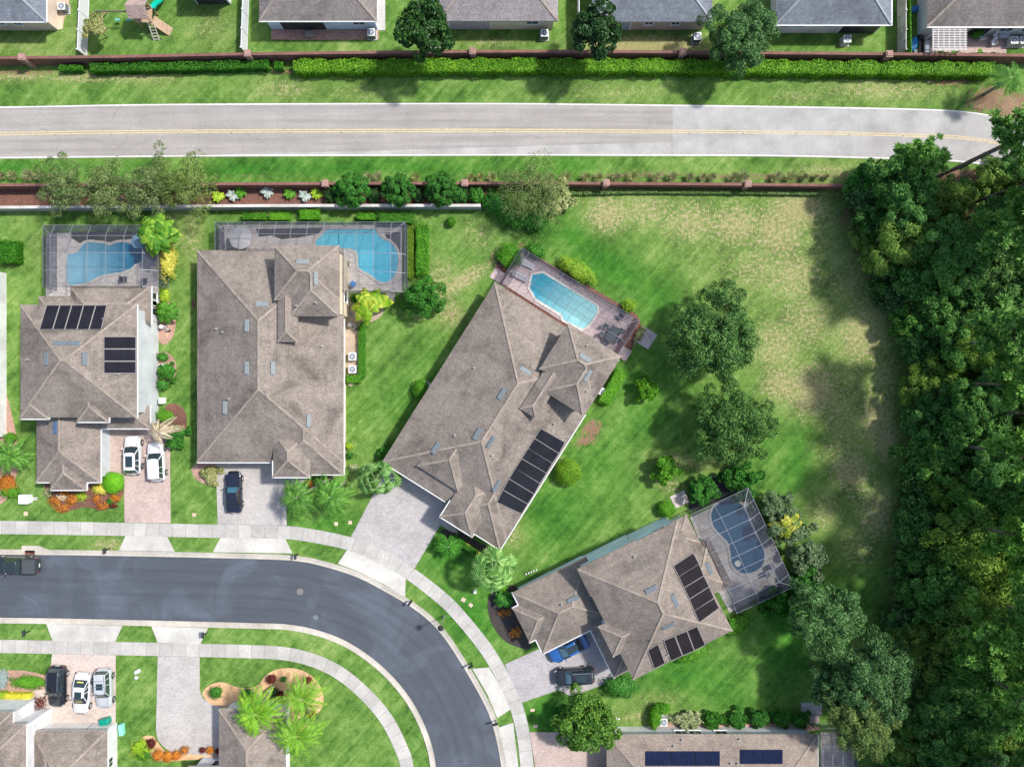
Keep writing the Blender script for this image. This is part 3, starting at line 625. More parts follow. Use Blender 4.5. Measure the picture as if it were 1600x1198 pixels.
# --- second and third house share one plan
def planB(lab,fr,roof,wall,fy):
    return house(lab,fr,[(0,0,229,331,3.0),(119,100,229,350,3.0),(119,190,175,354,3.0),(121,-7,222,103,3.75),(126,60,160,143,3.45),(160,20,229,103,3.3,{'wall':False})],wall,roof,capt)
H2=house('large single storey taupe roofed house with black convertible in front',Frame(308,391,0),
 [(0,0,229,331,3.0),(119,100,229,350,3.0),(119,190,175,354,3.0),(121,-7,222,78,6.4,{'raised':1,'slope':.52}),(146,-7,222,103,6.4,{'raised':1,'slope':.52}),(126,50,157,143,6.15,{'raised':1,'slope':.5}),(119,285,175,354,3.75,{'slope':.55,'g':(2,3)})],beige,tan_r,capt)
for q in((386,509,90),(386,575,90),(352,637,90),(409,475,0),(426,575,90),(482,657,90)): roof_vent(H2,*q,mat=ventl)
roof_vent(H2,472.6,409,0,mat=ventl); roof_vent(H2,493,435,90,mat=ventl)
for q in((339,514),(348,519),(358,623),(494,473),(464,478),(503,541),(418,617)): pipe(H2,*q)
door(H2,0,2,.28,4.9,2.2,whitew,'garage_door'); window(H2,3,1,.9,1.6,1.2,1.2); window(H2,1,1,.5,1.5,1.2,1.2); window(H2,0,3,.4,1.5,1.2,1.2); window(H2,2,2,.5,1.5,1.2,1.4); door(H2,1,2,.78,1.0,2.1,brownw); window(H2,0,3,.75,1.5,1.2,1.2)
fr3=Frame(773,443,-32.4)
fr3=Frame(773.5,441,-32.2)
H3=house('angled taupe roofed house in the middle with solar array, rectangular pool behind',fr3,
 [(0,0,229,331,3.0,{'g':(2,)}),(119,100,229,349,3.0),(123,190,181,355,3.0),(131,-7,228,77,6.3,{'raised':1,'slope':.52}),(155,-7,228,103,6.3,{'raised':1,'slope':.52}),(138,50,168,146,6.1,{'raised':1,'slope':.5}),(50,205,126,307,4.2,{'raised':1,'slope':.55}),(123,265,181,355,3.75,{'slope':.55,'g':(2,3)})],tanw,tan_r2,capt)
U3=57.8
for q in((821,579,-32),(914,559,-32),(918,587,U3),(784,615,U3),(745.6,678,U3),(680.5,700,U3),(766.5,690.6,U3),(775.7,759,U3)): roof_vent(H3,*q,mat=ventl if q[1]<600 else ventm)
for q in((741,575),(711,680),(769,711),(917,611),(866,662),(917,540)): pipe(H3,*q)
door(H3,0,2,.25,4.9,2.2,tanw,'garage_door'); window(H3,0,3,.4,1.5,1.2,1.2); window(H3,0,3,.7,1.5,1.2,1.2); door(H3,2,2,.5,1.1,2.2,brownw); window(H3,1,1,.8,1.5,1.4,1.3); window(H3,1,1,.3,1.5,1.2,1.2); window(H3,1,2,.8,1.5,1.2,1.3)
Lq=[(845.1,669),(835,684.4),(825,700.2),(815,716),(805,731.5),(795.2,747.5),(785.7,765),(776,784.2)]; Rq=[(882.7,690.7),(873.4,708.2),(863.1,723.5),(853.9,739),(843.8,754.8),(834.6,771.6),(824.6,787.1),(815,802.5)]
for i in range(7):
    panel(H3,[Lq[i],Rq[i],Rq[i+1],Lq[i+1]],blk3,'black solar panel, %s from the top of seven on the middle house'%ords[i],'black solar panels on the angled middle house')
# --- fourth house (turned), two storey
fr4=Frame(904,890,26.5)
H4=house('turned two storey blue walled house beside the kidney pool',fr4,
 [(0,0,173,192,5.6,{'g':()}),(-12,93,60,146,5.6,{'g':()}),(-2,-2,100,46,5.55,{'g':()}),(-108,-14,20,92,2.8,{'g':(2,3)}),(-119,8,-50,67,2.8,{'g':(2,0)}),(-25,80,40,176,2.8,{'g':(3,)}),(100,-2,189,46,2.8,{'g':()}),(120,46,205,128,2.8,{'g':()})],blue,tan_r3,capt)
for q in((1017.4,920.5,26),(1054,938,-64),(1044,977.6,26),(895,935.6,26),(1107.5,887.5,-64)): roof_vent(H4,*q)
pipe(H4,991,869); pipe(H4,1017,1000); pipe(H4,877,943); pipe(H4,1043,1022)
window(H4,0,0,.20,4.2,1.5,1.0); window(H4,0,0,.85,4.2,1.4,1.0); window(H4,0,0,.5,1.4,1.2,1.0); window(H4,3,0,.3,1.5,1.0,1.0); door(H4,3,2,.55,4.9,2.2,whitew,'garage_door'); window(H4,5,3,.6,1.5,1.0,1.2); window(H4,0,3,.8,4.2,1.2,1.2); window(H4,0,1,.5,4.2,1.4,1.1)
La=[(1052,884),(1060.5,900.5),(1068.5,918),(1077,935.5),(1084.5,954),(1092.5,972)]; Ra=[(1083,863),(1092,880.5),(1099.5,899),(1108,916),(1115.5,934),(1123.5,949.5)]
for i in range(5):
    panel(H4,[La[i],Ra[i],Ra[i+1],La[i+1]],blk4,'black solar panel, %s from the top of five beside the kidney pool'%ords[i],'black solar panels facing the kidney pool')
T4=[(1012,1015),(1028,1005.5)],[(1037,1000),(1054,993)],[(1055,992.5),(1073,985)],[(1073.5,984.5),(1089,978)]
B4=[(1022.5,1044),(1039,1035.5)],[(1048,1032),(1066,1024)],[(1067,1023.5),(1084.5,1016)],[(1085,1015.5),(1102,1007)]
for i in range(4):
    panel(H4,[T4[i][0],T4[i][1],B4[i][1],B4[i][0]],blk4,'black solar panel, %s of four along the lower eave of the turned house'%ords[i],'black solar panels on the lower eave')
# --- bottom houses
H5=house('sand roofed house at the bottom edge with two blue photovoltaic arrays',f0,[(948,1147,1278,1400,2.8,{'slope':.42}),(930,1215,1010,1400,2.8)],whitew,pink_r,capt)
for t_ in(.36,.43,.56): window(H5,0,0,1-t_ if False else t_,1.6,1.3,1.1)
pipe(H5,1065,1154); pipe(H5,1155,1153); pipe(H5,1052,1164); pipe(H5,1141,1191); pipe(H5,1152,1191)
pv=panelmat('blue_photovoltaic',(.006,.011,.034),1.3,90); 
for i,(x0,x1) in enumerate(((1008.5,1047),(1047.6,1086),(1086.6,1125))):
    panel(H5,[(x0,1173),(x1,1173),(x1,1196),(x0,1196)],pv,'dark blue photovoltaic panel, %s from the left on the bottom sand roof'%ords[i],'blue photovoltaic panels on the bottom roof',frame=False)
for i,(x0,x1) in enumerate(((1156.5,1190),(1190.6,1223))):
    panel(H5,[(x0,1170.5),(x1,1170.5),(x1,1193),(x0,1193)],pv,'blue photovoltaic panel, %s half of the right hand array on the bottom roof'%('left','right')[i],'blue photovoltaic panels on the bottom roof',frame=False)
H6=house('white walled house in the bottom left corner behind three parked vehicles',f0,[(48,1141,168,1330,2.8),(-160,1131,41,1400,5.0),(-160,1112,20,1300,4.9),(54,1157,106,1260,3.0,{'wall':False,'slope':.5})],whitew,tan_r,capt)
door(H6,0,2,.5,2,2,whitew,'back_door'); door(H6,0,0,.36,4.6,2.2,greyw,'garage_door'); door(H6,0,0,.82,2.3,2.2,greyw,'garage_door'); window(H6,0,1,.3,1.5,1.0,1.0)
H7=house('dark taupe roofed house at the bottom edge under feathery palms with stone arched entry walls',f0,[(342,1107,447,1330,2.8),(294,1197,352,1330,3.0),(240,1215,300,1330,2.8)],whitew,tan_r,capt)
window(H7,0,3,.35,1.5,1.2,1.5); window(H7,1,0,.7,1.6,1.2,1.2); window(H7,0,0,.55,1.5,1.6,1.4)
H0=house('white walled house cut off by the left edge of the picture',f0,[(-300,408,-41,694,5.6)],whitew,tan_r,capt)
window(H0,0,1,.35,4.0,.9,1.0); window(H0,0,1,.72,4.0,.7,.7)
# --- northern row
N1=house('slate roofed house with tan wall in the top left corner',f0,[(-150,-170,72,34,2.9)],tanw,grey_r,capg,gutters=True); window(N1,0,2,.24,1.8,.9,.8); window(N1,0,2,.37,1.8,.9,.7)
N1b=house('house at the top edge, only its white porch showing',f0,[(285,-180,352,-8,2.8),(160,-190,352,-40,2.8)],whitew,brown_r,capt); door(N1b,0,2,.5,3.6,2.2,lanai,'screen_door')
N2=house('brown roofed house with blue wall and brick patio near the top left',f0,[(405,-170,589,33,2.8)],bluel,brown_r,capt); door(N2,0,2,.68,5.0,2.3,lanai,'screen_door'); window(N2,0,2,.15,1.7,1.3,1.0)
N3=house('mottled grey roofed house with beige wall behind the dark magnolia tree',f0,[(684,-160,872,33,2.8)],beige,spec_r,capt,gutters=False); window(N3,0,2,.19,1.8,1.3,.9); door(N3,0,2,.76,4.6,2.2,plain('lavender_curtain',(.42,.36,.40),.8),'curtain_door')
N4=house('slate roofed house with brown wall at the top centre between two trees',f0,[(925,-170,1113,34,2.8)],brownw,grey_r,capg,gutters=False); window(N4,0,2,.27,1.8,.9,1.0); window(N4,0,2,.51,1.8,.9,1.0); door(N4,0,2,.8,3.2,2.2,plain('sliding_glass',(.30,.33,.42),.3),'sliding_door')
N5=house('slate roofed house with grey wall and dotted white gutter at the top right',f0,[(1212,-170,1393,39,2.8)],greyw,grey_r,capg); door(N5,0,2,.19,4.2,2.2,lanai,'screen_door')
for t_ in(.92,.78,.5): window(N5,0,2,t_,1.9,1.0,.8)
N6=house('brown roofed house with a white pergola and cluttered patio in the top right corner',f0,[(1449,-170,1700,42,2.8)],greyw,brown_r,capt)
door(N6,0,2,.62,2.4,2.2,lanai,'sliding_door'); window(N6,0,2,.45,1.5,1.4,1.2); window(N6,0,2,.3,1.5,1.4,1.2)
# ------------------------------------------------------------------ pools and screen cages
scr=screenm('insect_screen',(.055,.06,.085),.24); scrw=screenm('insect_screen_wall',(.055,.06,.085),.42); scrd=screenm('insect_screen_dark',(.04,.043,.06),.45); scrl=screenm('insect_screen_light',(.09,.10,.13),.12)
alu=plain('cage_white_aluminium',(.20,.21,.235),.4); alud=plain('cage_bronze_aluminium',(.12,.125,.15),.4); alul=plain('cage_grey_aluminium',(.19,.21,.25),.4)
def cage(label,fr,u0,v0,u1,v1,z1,z2,ins,nu,nv,fm,scm,sides='LFR',scw=None,root=None):
    """flat topped screen cage with mansard edges on the given sides: Left, Far, Right; B = a plain wall on the house side"""
    scw=scw or scrw
    c0=fr.w((u0+u1)/2,(v0+v1)/2,z1); c0.z=0
    if root is None: root=empty('pool_cage',c0,0,label,'pool cage')
    else: c0=root.location.copy()
    O=lambda u,v,z: Vector((fr.w(u,v,z1).x,fr.w(u,v,z1).y,z))-c0
    du=(O(u1,v0,0)-O(u0,v0,0)); dv=(O(u0,v1,0)-O(u0,v0,0)); Lu,Lv=du.length,dv.length; du/=Lu; dv/=Lv; A=O(u0,v0,0)
    P=lambda a,b,z: A+du*a+dv*b+Vector((0,0,z))
    l=ins if 'L' in sides else 0; r=ins if 'R' in sides else 0; fa=ins if 'F' in sides else 0
    f=MB(); s=MB(); s2=MB()
    fb=lambda p,q,w=.07: f.bar(p,q,w*.58,w*.58)
    fb(P(l,fa,z2),P(Lu-r,fa,z2)); fb(P(l,fa,z2),P(l,Lv,z2)); fb(P(Lu-r,fa,z2),P(Lu-r,Lv,z2)); fb(P(l,Lv,z2),P(Lu-r,Lv,z2))
    for k in range(nu+1):
        a=l+(Lu-l-r)*k/nu; fb(P(a,fa,z2),P(a,Lv,z2),.08)
        fb(P(a,0,z1),P(a,fa,z2),.07); fb(P(a,0,0),P(a,0,z1),.07)
    for k in range(1,nv+1):
        b=fa+(Lv-fa)*k/nv; fb(P(l,b,z2),P(Lu-r,b,z2),.07)
        for sd,a,q in(('L',0,l),('R',Lu,Lu-r)):
            if sd in sides: fb(P(a,b,z1),P(q,b,z2),.07); fb(P(a,b,0),P(a,b,z1),.07)
    s.face([P(l,fa,z2),P(Lu-r,fa,z2),P(Lu-r,Lv,z2),P(l,Lv,z2)])
    def side(p,q,pi,qi):
        for zz in(.06,1.0,z1): fb(P(*p,zz),P(*q,zz),.06)
        s2.face([P(*p,.05),P(*q,.05),P(*q,z1),P(*p,z1)]); s2.face([P(*p,z1),P(*q,z1),P(*qi,z2),P(*pi,z2)])
        for e_ in(p,q): fb(P(*e_,0),P(*e_,z1))
    side((0,0),(Lu,0),(l,fa),(Lu-r,fa))
    if 'L' in sides: side((0,0),(0,Lv),(l,fa),(l,Lv)); fb(P(0,0,z1),P(l,fa,z2))
    if 'R' in sides: side((Lu,0),(Lu,Lv),(Lu-r,fa),(Lu-r,Lv)); fb(P(Lu,0,z1),P(Lu-r,fa,z2))
    if 'B' in sides:
        for zz in(.06,1.0): fb(P(0,Lv,zz),P(Lu,Lv,zz),.06)
        s2.face([P(0,Lv,.05),P(Lu,Lv,.05),P(Lu,Lv,z1),P(0,Lv,z1)]); s2.face([P(0,Lv,z1),P(Lu,Lv,z1),P(Lu-r,Lv,z2),P(l,Lv,z2)]); fb(P(0,Lv,z1),P(Lu,Lv,z1))
    f.build('frame',fm,root); s.build('roof_screen',scm,root); s2.build('wall_screen',scw,root); return root
def pool(label,pts,c1,c2,deck,deckm,coping=.3,copm=None,ctr=None,rad=6,sm=5):
    c=gp(smoothc(pts,sm)) if sm>1 else gp(pts); cx=sum(p[0] for p in c)/len(c); cy=sum(p[1] for p in c)/len(c)
    root=empty('swimming_pool',(cx,cy,0),0,label,'swimming pool')
    L=[(p[0]-cx,p[1]-cy) for p in c]
    mb=MB(); mb.prism(L,.0,.075,bottom=False); cc=ctr or (cx,cy); mb.build('water',waterm('pool_water',c1,c2,cc,rad),root)
    O_=[]
    n=len(L); ar=sum(L[i][0]*L[(i+1)%n][1]-L[(i+1)%n][0]*L[i][1] for i in range(n)); sg=-1 if ar>0 else 1
    for i in range(n):
        a=L[i-1]; b=L[(i+1)%n]; dx,dy=b[0]-a[0],b[1]-a[1]; l=math.hypot(dx,dy) or 1; O_.append((L[i][0]-sg*dy/l*coping,L[i][1]+sg*dx/l*coping) if True else None)
    vs=[];
    for p,q in zip(L,O_): vs+=[(p[0],p[1],.12),(q[0],q[1],.12),(p[0],p[1],.0),(q[0],q[1],.0)]
    fs=[]
    for i in range(n):
        p=4*i;q=4*((i+1)%n); fs+=[(p,q,q+1,p+1),(p,p+2,q+2,q),(p+1,q+1,q+3,p+3)]
    k=MB(); k.add(vs,fs); k.build('coping',copm or concrete,root)
    if deck: slab('pool_deck',deck,.045,deckm)
    return root
deckg=paver('deck_pavers_grey',(.42,.38,.36),(.56,.52,.49),0,.4,.3); deckpk=paver('deck_pavers_pink',(.42,.32,.33),(.53,.43,.43),R(-32),.3,.2); deckt=paver('deck_pavers_tan',(.40,.37,.34),(.52,.48,.45),R(26.5),.45,.45)
deckd=speck('deck_bed_dark',(.03,.03,.028),(.06,.055,.05),(.10,.09,.08),5,.6)
z2=2.6
cage('grey framed screen cage over the leftmost pool, palm leaning on its corner',f0,67,352,247,449,2.5,3.3,1.35,5,3,alu,scr)
pool('irregular blue pool under the leftmost screen cage',[(106,400),(113,397),(122,394),(130,383),(140,379),(152,380),(163,381),(172,384),(182,380),(196,379),(210,383),(220,388),(224,397),(222,408),(212,413),(204,420),(190,425),(170,428),(155,432),(140,440),(125,444),(106,442)],
  (.012,.15,.26),(.20,.41,.52),[(86,364),(238,364),(248,400),(248,470),(86,470),(72,462),(72,366)],deckg,ctr=G(112,425),rad=7.5)
slab('planting_bed',[(112,362),(216,362),(208,373),(195,375),(175,379),(160,377),(140,376),(125,380),(112,372)],.055,deckd)
kc=cage('long grey framed screen cage wrapping the back corner of the second house',f0,336,347,532,392,2.5,3.3,1.5,7,1,alu,scr,sides='LF')
cage('',f0,532,347,633,456,2.5,3.3,1.5,3,3,alu,scr,sides='FRB',root=kc)
pool('bright turquoise L shaped pool beside the second house',[(494,378),(503,368),(510,361),(520,359),(560,359),(586,359),(590,366),(598,374),(608,378),(617,387),(622,400),(621,420),(616,432),(606,440),(594,440),(580,430),(563,420),(560,410),(559,397),(552,390),(540,388),(515,388),(498,386)],
  (.045,.38,.56),(.12,.50,.64),[(342,352),(628,352),(628,456),(535,456),(535,394),(342,394)],deckg,ctr=G(530,370),rad=11,copm=concrete)
slab('planting_bed',[(400,358),(505,356),(497,366),(470,371),(440,374),(425,368),(405,370)],.055,deckd); slab('planting_bed',[(601,364),(626,362),(626,396),(616,388),(605,376)],.056,deckd)
cage('bronze framed screen cage over the rectangular pool of the angled house',Frame(815.5,387,-31.8),0,0,216,67,2.5,3.2,1.0,6,2,alud,scrl,scw=scrd)
pool('turquoise rectangular pool with clipped corners behind the angled house',[(832,430),(848,427),(932,478),(933,487),(920,507),(910,514),(880,499),(877,491),(838,467),(828,450)],(.012,.28,.40),(.30,.62,.64),
  [(815,392),(990,497),(958,551),(890,510),(882,505),(784,442)],deckpk,copm=speck('coping_pale',(.58,.54,.50),(.66,.62,.58),(.7,.67,.63),4,.3),ctr=G(912,492),rad=7,sm=1)
# kidney pool cage: far side is on the right, so the frame is turned a quarter
# corners of the cage eave (px): TL(1078,803) TR(1169,762) BR(1241,916) BL(1138,965)
frK=Frame(1169,762,-65)    # first axis runs down the far side, second axis towards the house
cage('pale framed screen cage over the kidney shaped pool of the turned house',frK,0,0,170,99,2.5,3.3,1.5,6,2,alul,scrw,scw=scrd,sides='LFR')
pool('deep blue kidney shaped pool with a round white drain ring',[(1124,786),(1135,782),(1150,783),(1160,790),(1167,805),(1172,818),(1180,835),(1190,850),(1194,868),(1190,883),(1178,892),(1162,895),(1150,889),(1143,878),(1141,862),(1137,847),(1126,835),(1115,822),(1111,807),(1114,794)],
  (.014,.070,.140),(.032,.110,.190),[(1078,808),(1167,768),(1180,800),(1200,830),(1216,860),(1232,908),(1140,957),(1110,900),(1095,850)],deckt,ctr=G(1130,800),rad=12)
# ------------------------------------------------------------------ foliage
rng=np.random.default_rng(11)
def unit(n): 
    v=rng.normal(size=(n,3)); return v/np.linalg.norm(v,axis=1,keepdims=True)
def leaves(P,Nn,L,Wd,T=None,bend=.0):
    """diamond leaves: P centres, Nn normals, L lengths, Wd widths, T preferred tangent"""
    n=len(P); Nn=Nn/np.maximum(1e-6,np.linalg.norm(Nn,axis=1,keepdims=True))
    if T is None: T=rng.normal(size=(n,3))
    T=T-Nn*np.sum(T*Nn,1,keepdims=True); T/=np.maximum(1e-6,np.linalg.norm(T,axis=1,keepdims=True)); B=np.cross(Nn,T)
    L=np.broadcast_to(L,(n,))[:,None]/2; Wd=np.broadcast_to(Wd,(n,))[:,None]/2
    dn=Nn*L*bend
    V=np.stack([P-T*L-dn,P+B*Wd,P+T*L-dn,P-B*Wd],1).reshape(-1,3)
    return V
class Leaf:
    def __init__(s): s.V=[]; s.F=[]; s.M=[]; s.n=0
    def quads(s,V,mi=0):
        k=len(V)//4; idx=np.arange(k*4).reshape(k,4)+s.n; s.V.append(V); s.F+=idx.tolist(); s.M+=[mi]*k; s.n+=len(V)
    def raw(s,V,F,mi=0):
        s.V.append(np.array([tuple(v) for v in V],float)); s.F+=[[i+s.n for i in f] for f in F]; s.M+=[mi]*len(F); s.n+=len(V)
    def mesh(s,name,mats):
        me=bpy.data.meshes.new(name); me.from_pydata(np.concatenate(s.V).tolist(),[],s.F)
        for m in (mats if isinstance(mats,(list,tuple)) else [mats]): me.materials.append(m)
        me.polygons.foreach_set('material_index',s.M); return me
def crown(R_,hr,nc,nl,ls,asp,feather=0.0,rc=.34,lo=-.25,irr=.42,fill=.30):
    """clumped crown of radius R_, height ratio hr; feather: 1 = sprays pointing outwards"""
    Lf=Leaf(); k=np.arange(nc)+.5; ph=np.arccos(1-(k/nc)*(1-lo)) if True else 0; th=math.pi*(1+5**.5)*k+rng.uniform(0,6)
    d=np.stack([np.cos(th)*np.sin(ph),np.sin(th)*np.sin(ph),np.cos(ph)],1)+rng.normal(size=(nc,3))*.12
    az=np.arctan2(d[:,1],d[:,0]); o1,o2=rng.uniform(0,6,2)
    rr=((.76 if irr>.19 else .80)+irr*.5*np.sin(az*3+o1)*np.sin(ph)+irr*.35*np.sin(az*5+o2)+rng.uniform(-1,.9,nc)*min(.2,irr*.9))*R_
    C=d*rr[:,None]; 
    ci=rng.integers(0,nc,nl); rcv=(rng.uniform(.75,1.25,nc)*rc*R_)[ci]
    u=unit(nl); u[:,2]=u[:,2]*.8+.25; u+=d[ci]*.45; u/=np.linalg.norm(u,axis=1,keepdims=True)
    rad=rng.uniform(.35,1.05,nl)**.5
    P=C[ci]+u*(rcv*rad)[:,None]
    rad2=P/np.linalg.norm(P,axis=1,keepdims=True)
    if feather: 
        Nn=u*.85+rad2*.3+rng.normal(size=(nl,3))*.38+np.array([0,0,.3]); T=d[ci]*1.2+rng.normal(size=(nl,3))*.55; T[:,2]-=.35
    else: Nn=u*.8+rad2*.4+rng.normal(size=(nl,3))*.45+np.array([0,0,.3]); T=None
    Pz=P.copy(); Pz[:,2]*=hr
    Lf.quads(leaves(Pz,Nn,ls*rng.uniform(.6,1.4,nl),ls*asp*rng.uniform(.7,1.3,nl),T,bend=.25))
    nf=int(nl*fill*.3); q=unit(nf)*(rng.uniform(0,.62,nf)**.5)[:,None]*R_*.85; q[:,2]*=hr
    Lf.quads(leaves(q,unit(nf)+np.array([0,0,.6]),ls*1.5,ls*asp*1.6))
    return Lf,C*np.array([1,1,hr])
def trunk(name,h,r,tips,mat,parent,lean=(0,0),nb=9,base=.45):
    mb=MB(); top=Vector((lean[0],lean[1],h)); pts=[Vector((0,0,-.15))]; n=5
    for i in range(1,n+1):
        s=i/n; pts.append(Vector((lean[0]*s*s+random.uniform(-.08,.08)*r*4,lean[1]*s*s+random.uniform(-.08,.08)*r*4,h*s)))
    mb.path(pts,[r*1.25]+[r*(1-.55*i/n) for i in range(1,n+1)],8)
    tips=list(tips); random.shuffle(tips)
    for tp in tips[:nb]:
        tp=Vector(tp); s=random.uniform(base,.95); k=min(n-1,int(s*n)); b=pts[k].lerp(pts[k+1],s*n-k)
        mid=b.lerp(tp,.5)+Vector((0,0,.12*(tp-b).length)); mb.path([b,mid,tp],[r*.42,r*.26,r*.10],5)
    return mb.build(name,mat,parent,smooth=True)
bark=speck('bark',(.06,.045,.035),(.12,.09,.07),(.20,.16,.13),6,1.0); barkg=speck('bark_grey',(.16,.14,.12),(.25,.22,.20),(.34,.31,.28),6,1.0); barkp=speck('bark_pine',(.07,.05,.045),(.13,.10,.09),(.20,.17,.155),5,1.0)
L_oak=leafm('leaf_oak',(.009,.042,.010),(.036,.110,.026),(.20,.38,.12)); L_dark=leafm('leaf_magnolia',(.006,.026,.006),(.016,.060,.012),(.055,.14,.030),.12,.35)
L_olive=leafm('leaf_olive',(.04,.10,.02),(.11,.19,.045),(.30,.34,.14)); L_mid=leafm('leaf_green',(.012,.075,.009),(.034,.165,.019),(.10,.34,.04))
L_light=leafm('leaf_bright',(.03,.12,.010),(.075,.25,.014),(.16,.40,.03)); L_lime=leafm('leaf_lime',(.14,.30,.012),(.30,.50,.02),(.52,.62,.07)); L_yel=leafm('leaf_yellow',(.34,.38,.015),(.60,.58,.04),(.78,.70,.16))
L_pine=leafm('leaf_pine',(.065,.19,.030),(.16,.36,.065),(.32,.55,.14),.3); L_wood=leafm('leaf_wood',(.016,.070,.014),(.054,.185,.032),(.20,.41,.095),.3); L_wood2=leafm('leaf_wood_yellowish',(.05,.12,.018),(.125,.245,.034),(.28,.42,.08))
L_palm=leafm('leaf_palm',(.03,.12,.015),(.085,.25,.028),(.20,.42,.07),.2); L_palml=leafm('leaf_palm_pale',(.05,.16,.03),(.14,.32,.07),(.34,.52,.17),.2); L_lemon=leafm('leaf_queen_palm',(.06,.20,.010),(.15,.37,.022),(.30,.50,.055),.2)
L_red=leafm('leaf_maroon',(.045,.008,.008),(.10,.018,.014),(.22,.05,.03)); L_orange=leafm('leaf_orange',(.22,.05,.008),(.50,.15,.015),(.72,.34,.05)); L_var=leafm('leaf_variegated',(.12,.20,.06),(.36,.42,.20),(.62,.62,.40)); L_dead=leafm('leaf_dead',(.30,.22,.13),(.50,.40,.27),(.68,.58,.42),.1)
L_grey=leafm('leaf_silver',(.22,.30,.26),(.38,.46,.42),(.55,.62,.58)); L_gr=leafm('leaf_grassy',(.12,.17,.04),(.28,.32,.12),(.55,.52,.30)); L_hedge=leafm('leaf_hedge',(.022,.12,.006),(.065,.26,.010),(.17,.42,.025)); L_hedged=leafm('leaf_hedge_deep',(.012,.08,.005),(.035,.17,.009),(.09,.29,.02))
CACHE={}
def tree(kind,px,py,rpx,h,label,group=None,cat='tree',mat=None,name='tree',seed=None,base=None,yr=None):
    """px,py = where the crown's middle shows; rpx = crown radius in px at that height; h = overall height m"""
    K=dict(oak=(.66,84,17000,.40,.22,1,.19),olive=(.55,56,5200,.34,.22,1,.25),broad=(.8,48,6500,.40,.55,0,.28),ball=(.92,60,7000,.24,.5,0,.22),loose=(.62,34,5200,.38,.45,0,.30),wood=(.8,48,7200,.38,.45,0,.26),spray=(.75,52,8200,.40,.26,1,.23))[kind]
    hr,nc,nl,ls,asp,fe,rc=K
    r=rpx*(H-h*.7)/F; zc=max(h-r*hr*.95,r*.35); c=W(px,py,zc)
    lean=Vector((0,0))
    if base: b=W(*base); lean=Vector((c.x-b.x,c.y-b.y))
    else: b=Vector((c.x,c.y,0))
    root=empty(name,(b.x,b.y,0),0 if base else random.uniform(0,6.28),label,cat,group)
    rk=max(1,round(r*1.5)/1.5); v=random.randint(0,1); key=(kind,rk,v,(mat or L_wood).name)
    if key not in CACHE:
        q=(rk/4.0)**1.3; q=min(2.4,max(.45,q)); ir={'ball':.06,'broad':.16,'oak':.20}.get(kind,.42); Lf,tips=crown(rk,hr,int(nc*min(1.5,max(.6,q))),int(nl*q*(1.5 if kind=='ball' else 1)),ls,asp,fe,rc,irr=ir); CACHE[key]=(Lf.mesh('crown',mat or L_wood),[tuple(x) for x in tips])
    me,tips=CACHE[key]; s=r/rk
    o=link('crown',me,root,(lean.x,lean.y,zc)); o.scale=(s*random.uniform(.95,1.05),s*random.uniform(.95,1.05),s); 
    tp=[(t_[0]*s+lean.x,t_[1]*s+lean.y,t_[2]*s+zc) for t_ in tips]
    trunk('trunk',max(zc*.95,.6),max(.07,min(.3,h*.022)),tp,bark if kind!='olive' else barkg,root,(lean.x*.9,lean.y*.9)); return root
def pine_mesh(seed,Rr,mat):
    """crown of a tall pine: radiating boughs carrying round needle tufts; origin at the crown's middle"""
    r0=random.getstate(); random.seed(seed); Lf=Leaf(); br=[]
    nb=15
    for i in range(nb):
        s=(i+.5)/nb; z=-2.6+5.4*s; az=i*2.4+random.uniform(-.3,.3); L_=Rr*(1.0-.55*s**1.6)*random.uniform(.7,1.1); up=.15+.5*s
        p=Vector((0,0,z)); q=p+Vector((math.cos(az)*L_,math.sin(az)*L_,L_*up*.6)); br.append((p,q))
        nt_=4+int(L_*1.3)
        for j in range(nt_):
            f=1-.62*(j/nt_); off=Vector((random.uniform(-1,1),random.uniform(-1,1),random.uniform(-.35,.5)))*L_*.26
            c=p.lerp(q,f)+off; 
            if j%2==0: br.append((p.lerp(q,f*.8),c))
            n=44; d=unit(n); d[:,2]=np.abs(d[:,2])*.8+d[:,2]*.2; rt=random.uniform(.55,.85)
            P=np.array(c)+d*rt*.55; Nn=np.cross(d,rng.normal(size=(n,3)))+np.array([0,0,.25]); Lf.quads(leaves(P,Nn,rt*1.05,rt*.30,d))
    me=Lf.mesh('crown',mat); random.setstate(r0); return me,br
PINE={}
def pine(bx,by,h,Rr,label,group=None,lean=None,cat='pine tree',var=None,mat=None):
    b=W(bx,by); root=empty('pine_tree',(b.x,b.y,0),random.uniform(0,6.28),label,cat,group)
    if lean: root.rotation_euler=(0,0,0)
    v=random.randint(0,3) if var is None else var; mt=mat or L_pine; key=(v,mt.name)
    if key not in PINE: PINE[key]=pine_mesh(100+v,3.4,mt)
    me,br=PINE[key]; s=Rr/3.4; l=Vector(lean) if lean else Vector((0,0)); zc=h-2.4*s
    o=link('crown',me,root,(l.x,l.y,zc)); o.scale=(s,s,s)
    mb=MB(); n=6; pts=[Vector((l.x*(i/n)**1.3,l.y*(i/n)**1.3,-.2+(h-.2)*i/n)) for i in range(n+1)]
    pts=[p+Vector((random.uniform(-.1,.1),random.uniform(-.1,.1),0)) for p in pts]
    mb.path(pts,[.24-.20*i/n for i in range(n+1)],8)
    for a,c in br: mb.tube(Vector(a)*s+Vector((l.x,l.y,zc)),Vector(c)*s+Vector((l.x,l.y,zc)),.055,.022,5)
    mb.build('trunk',barkp,root,smooth=True); return root
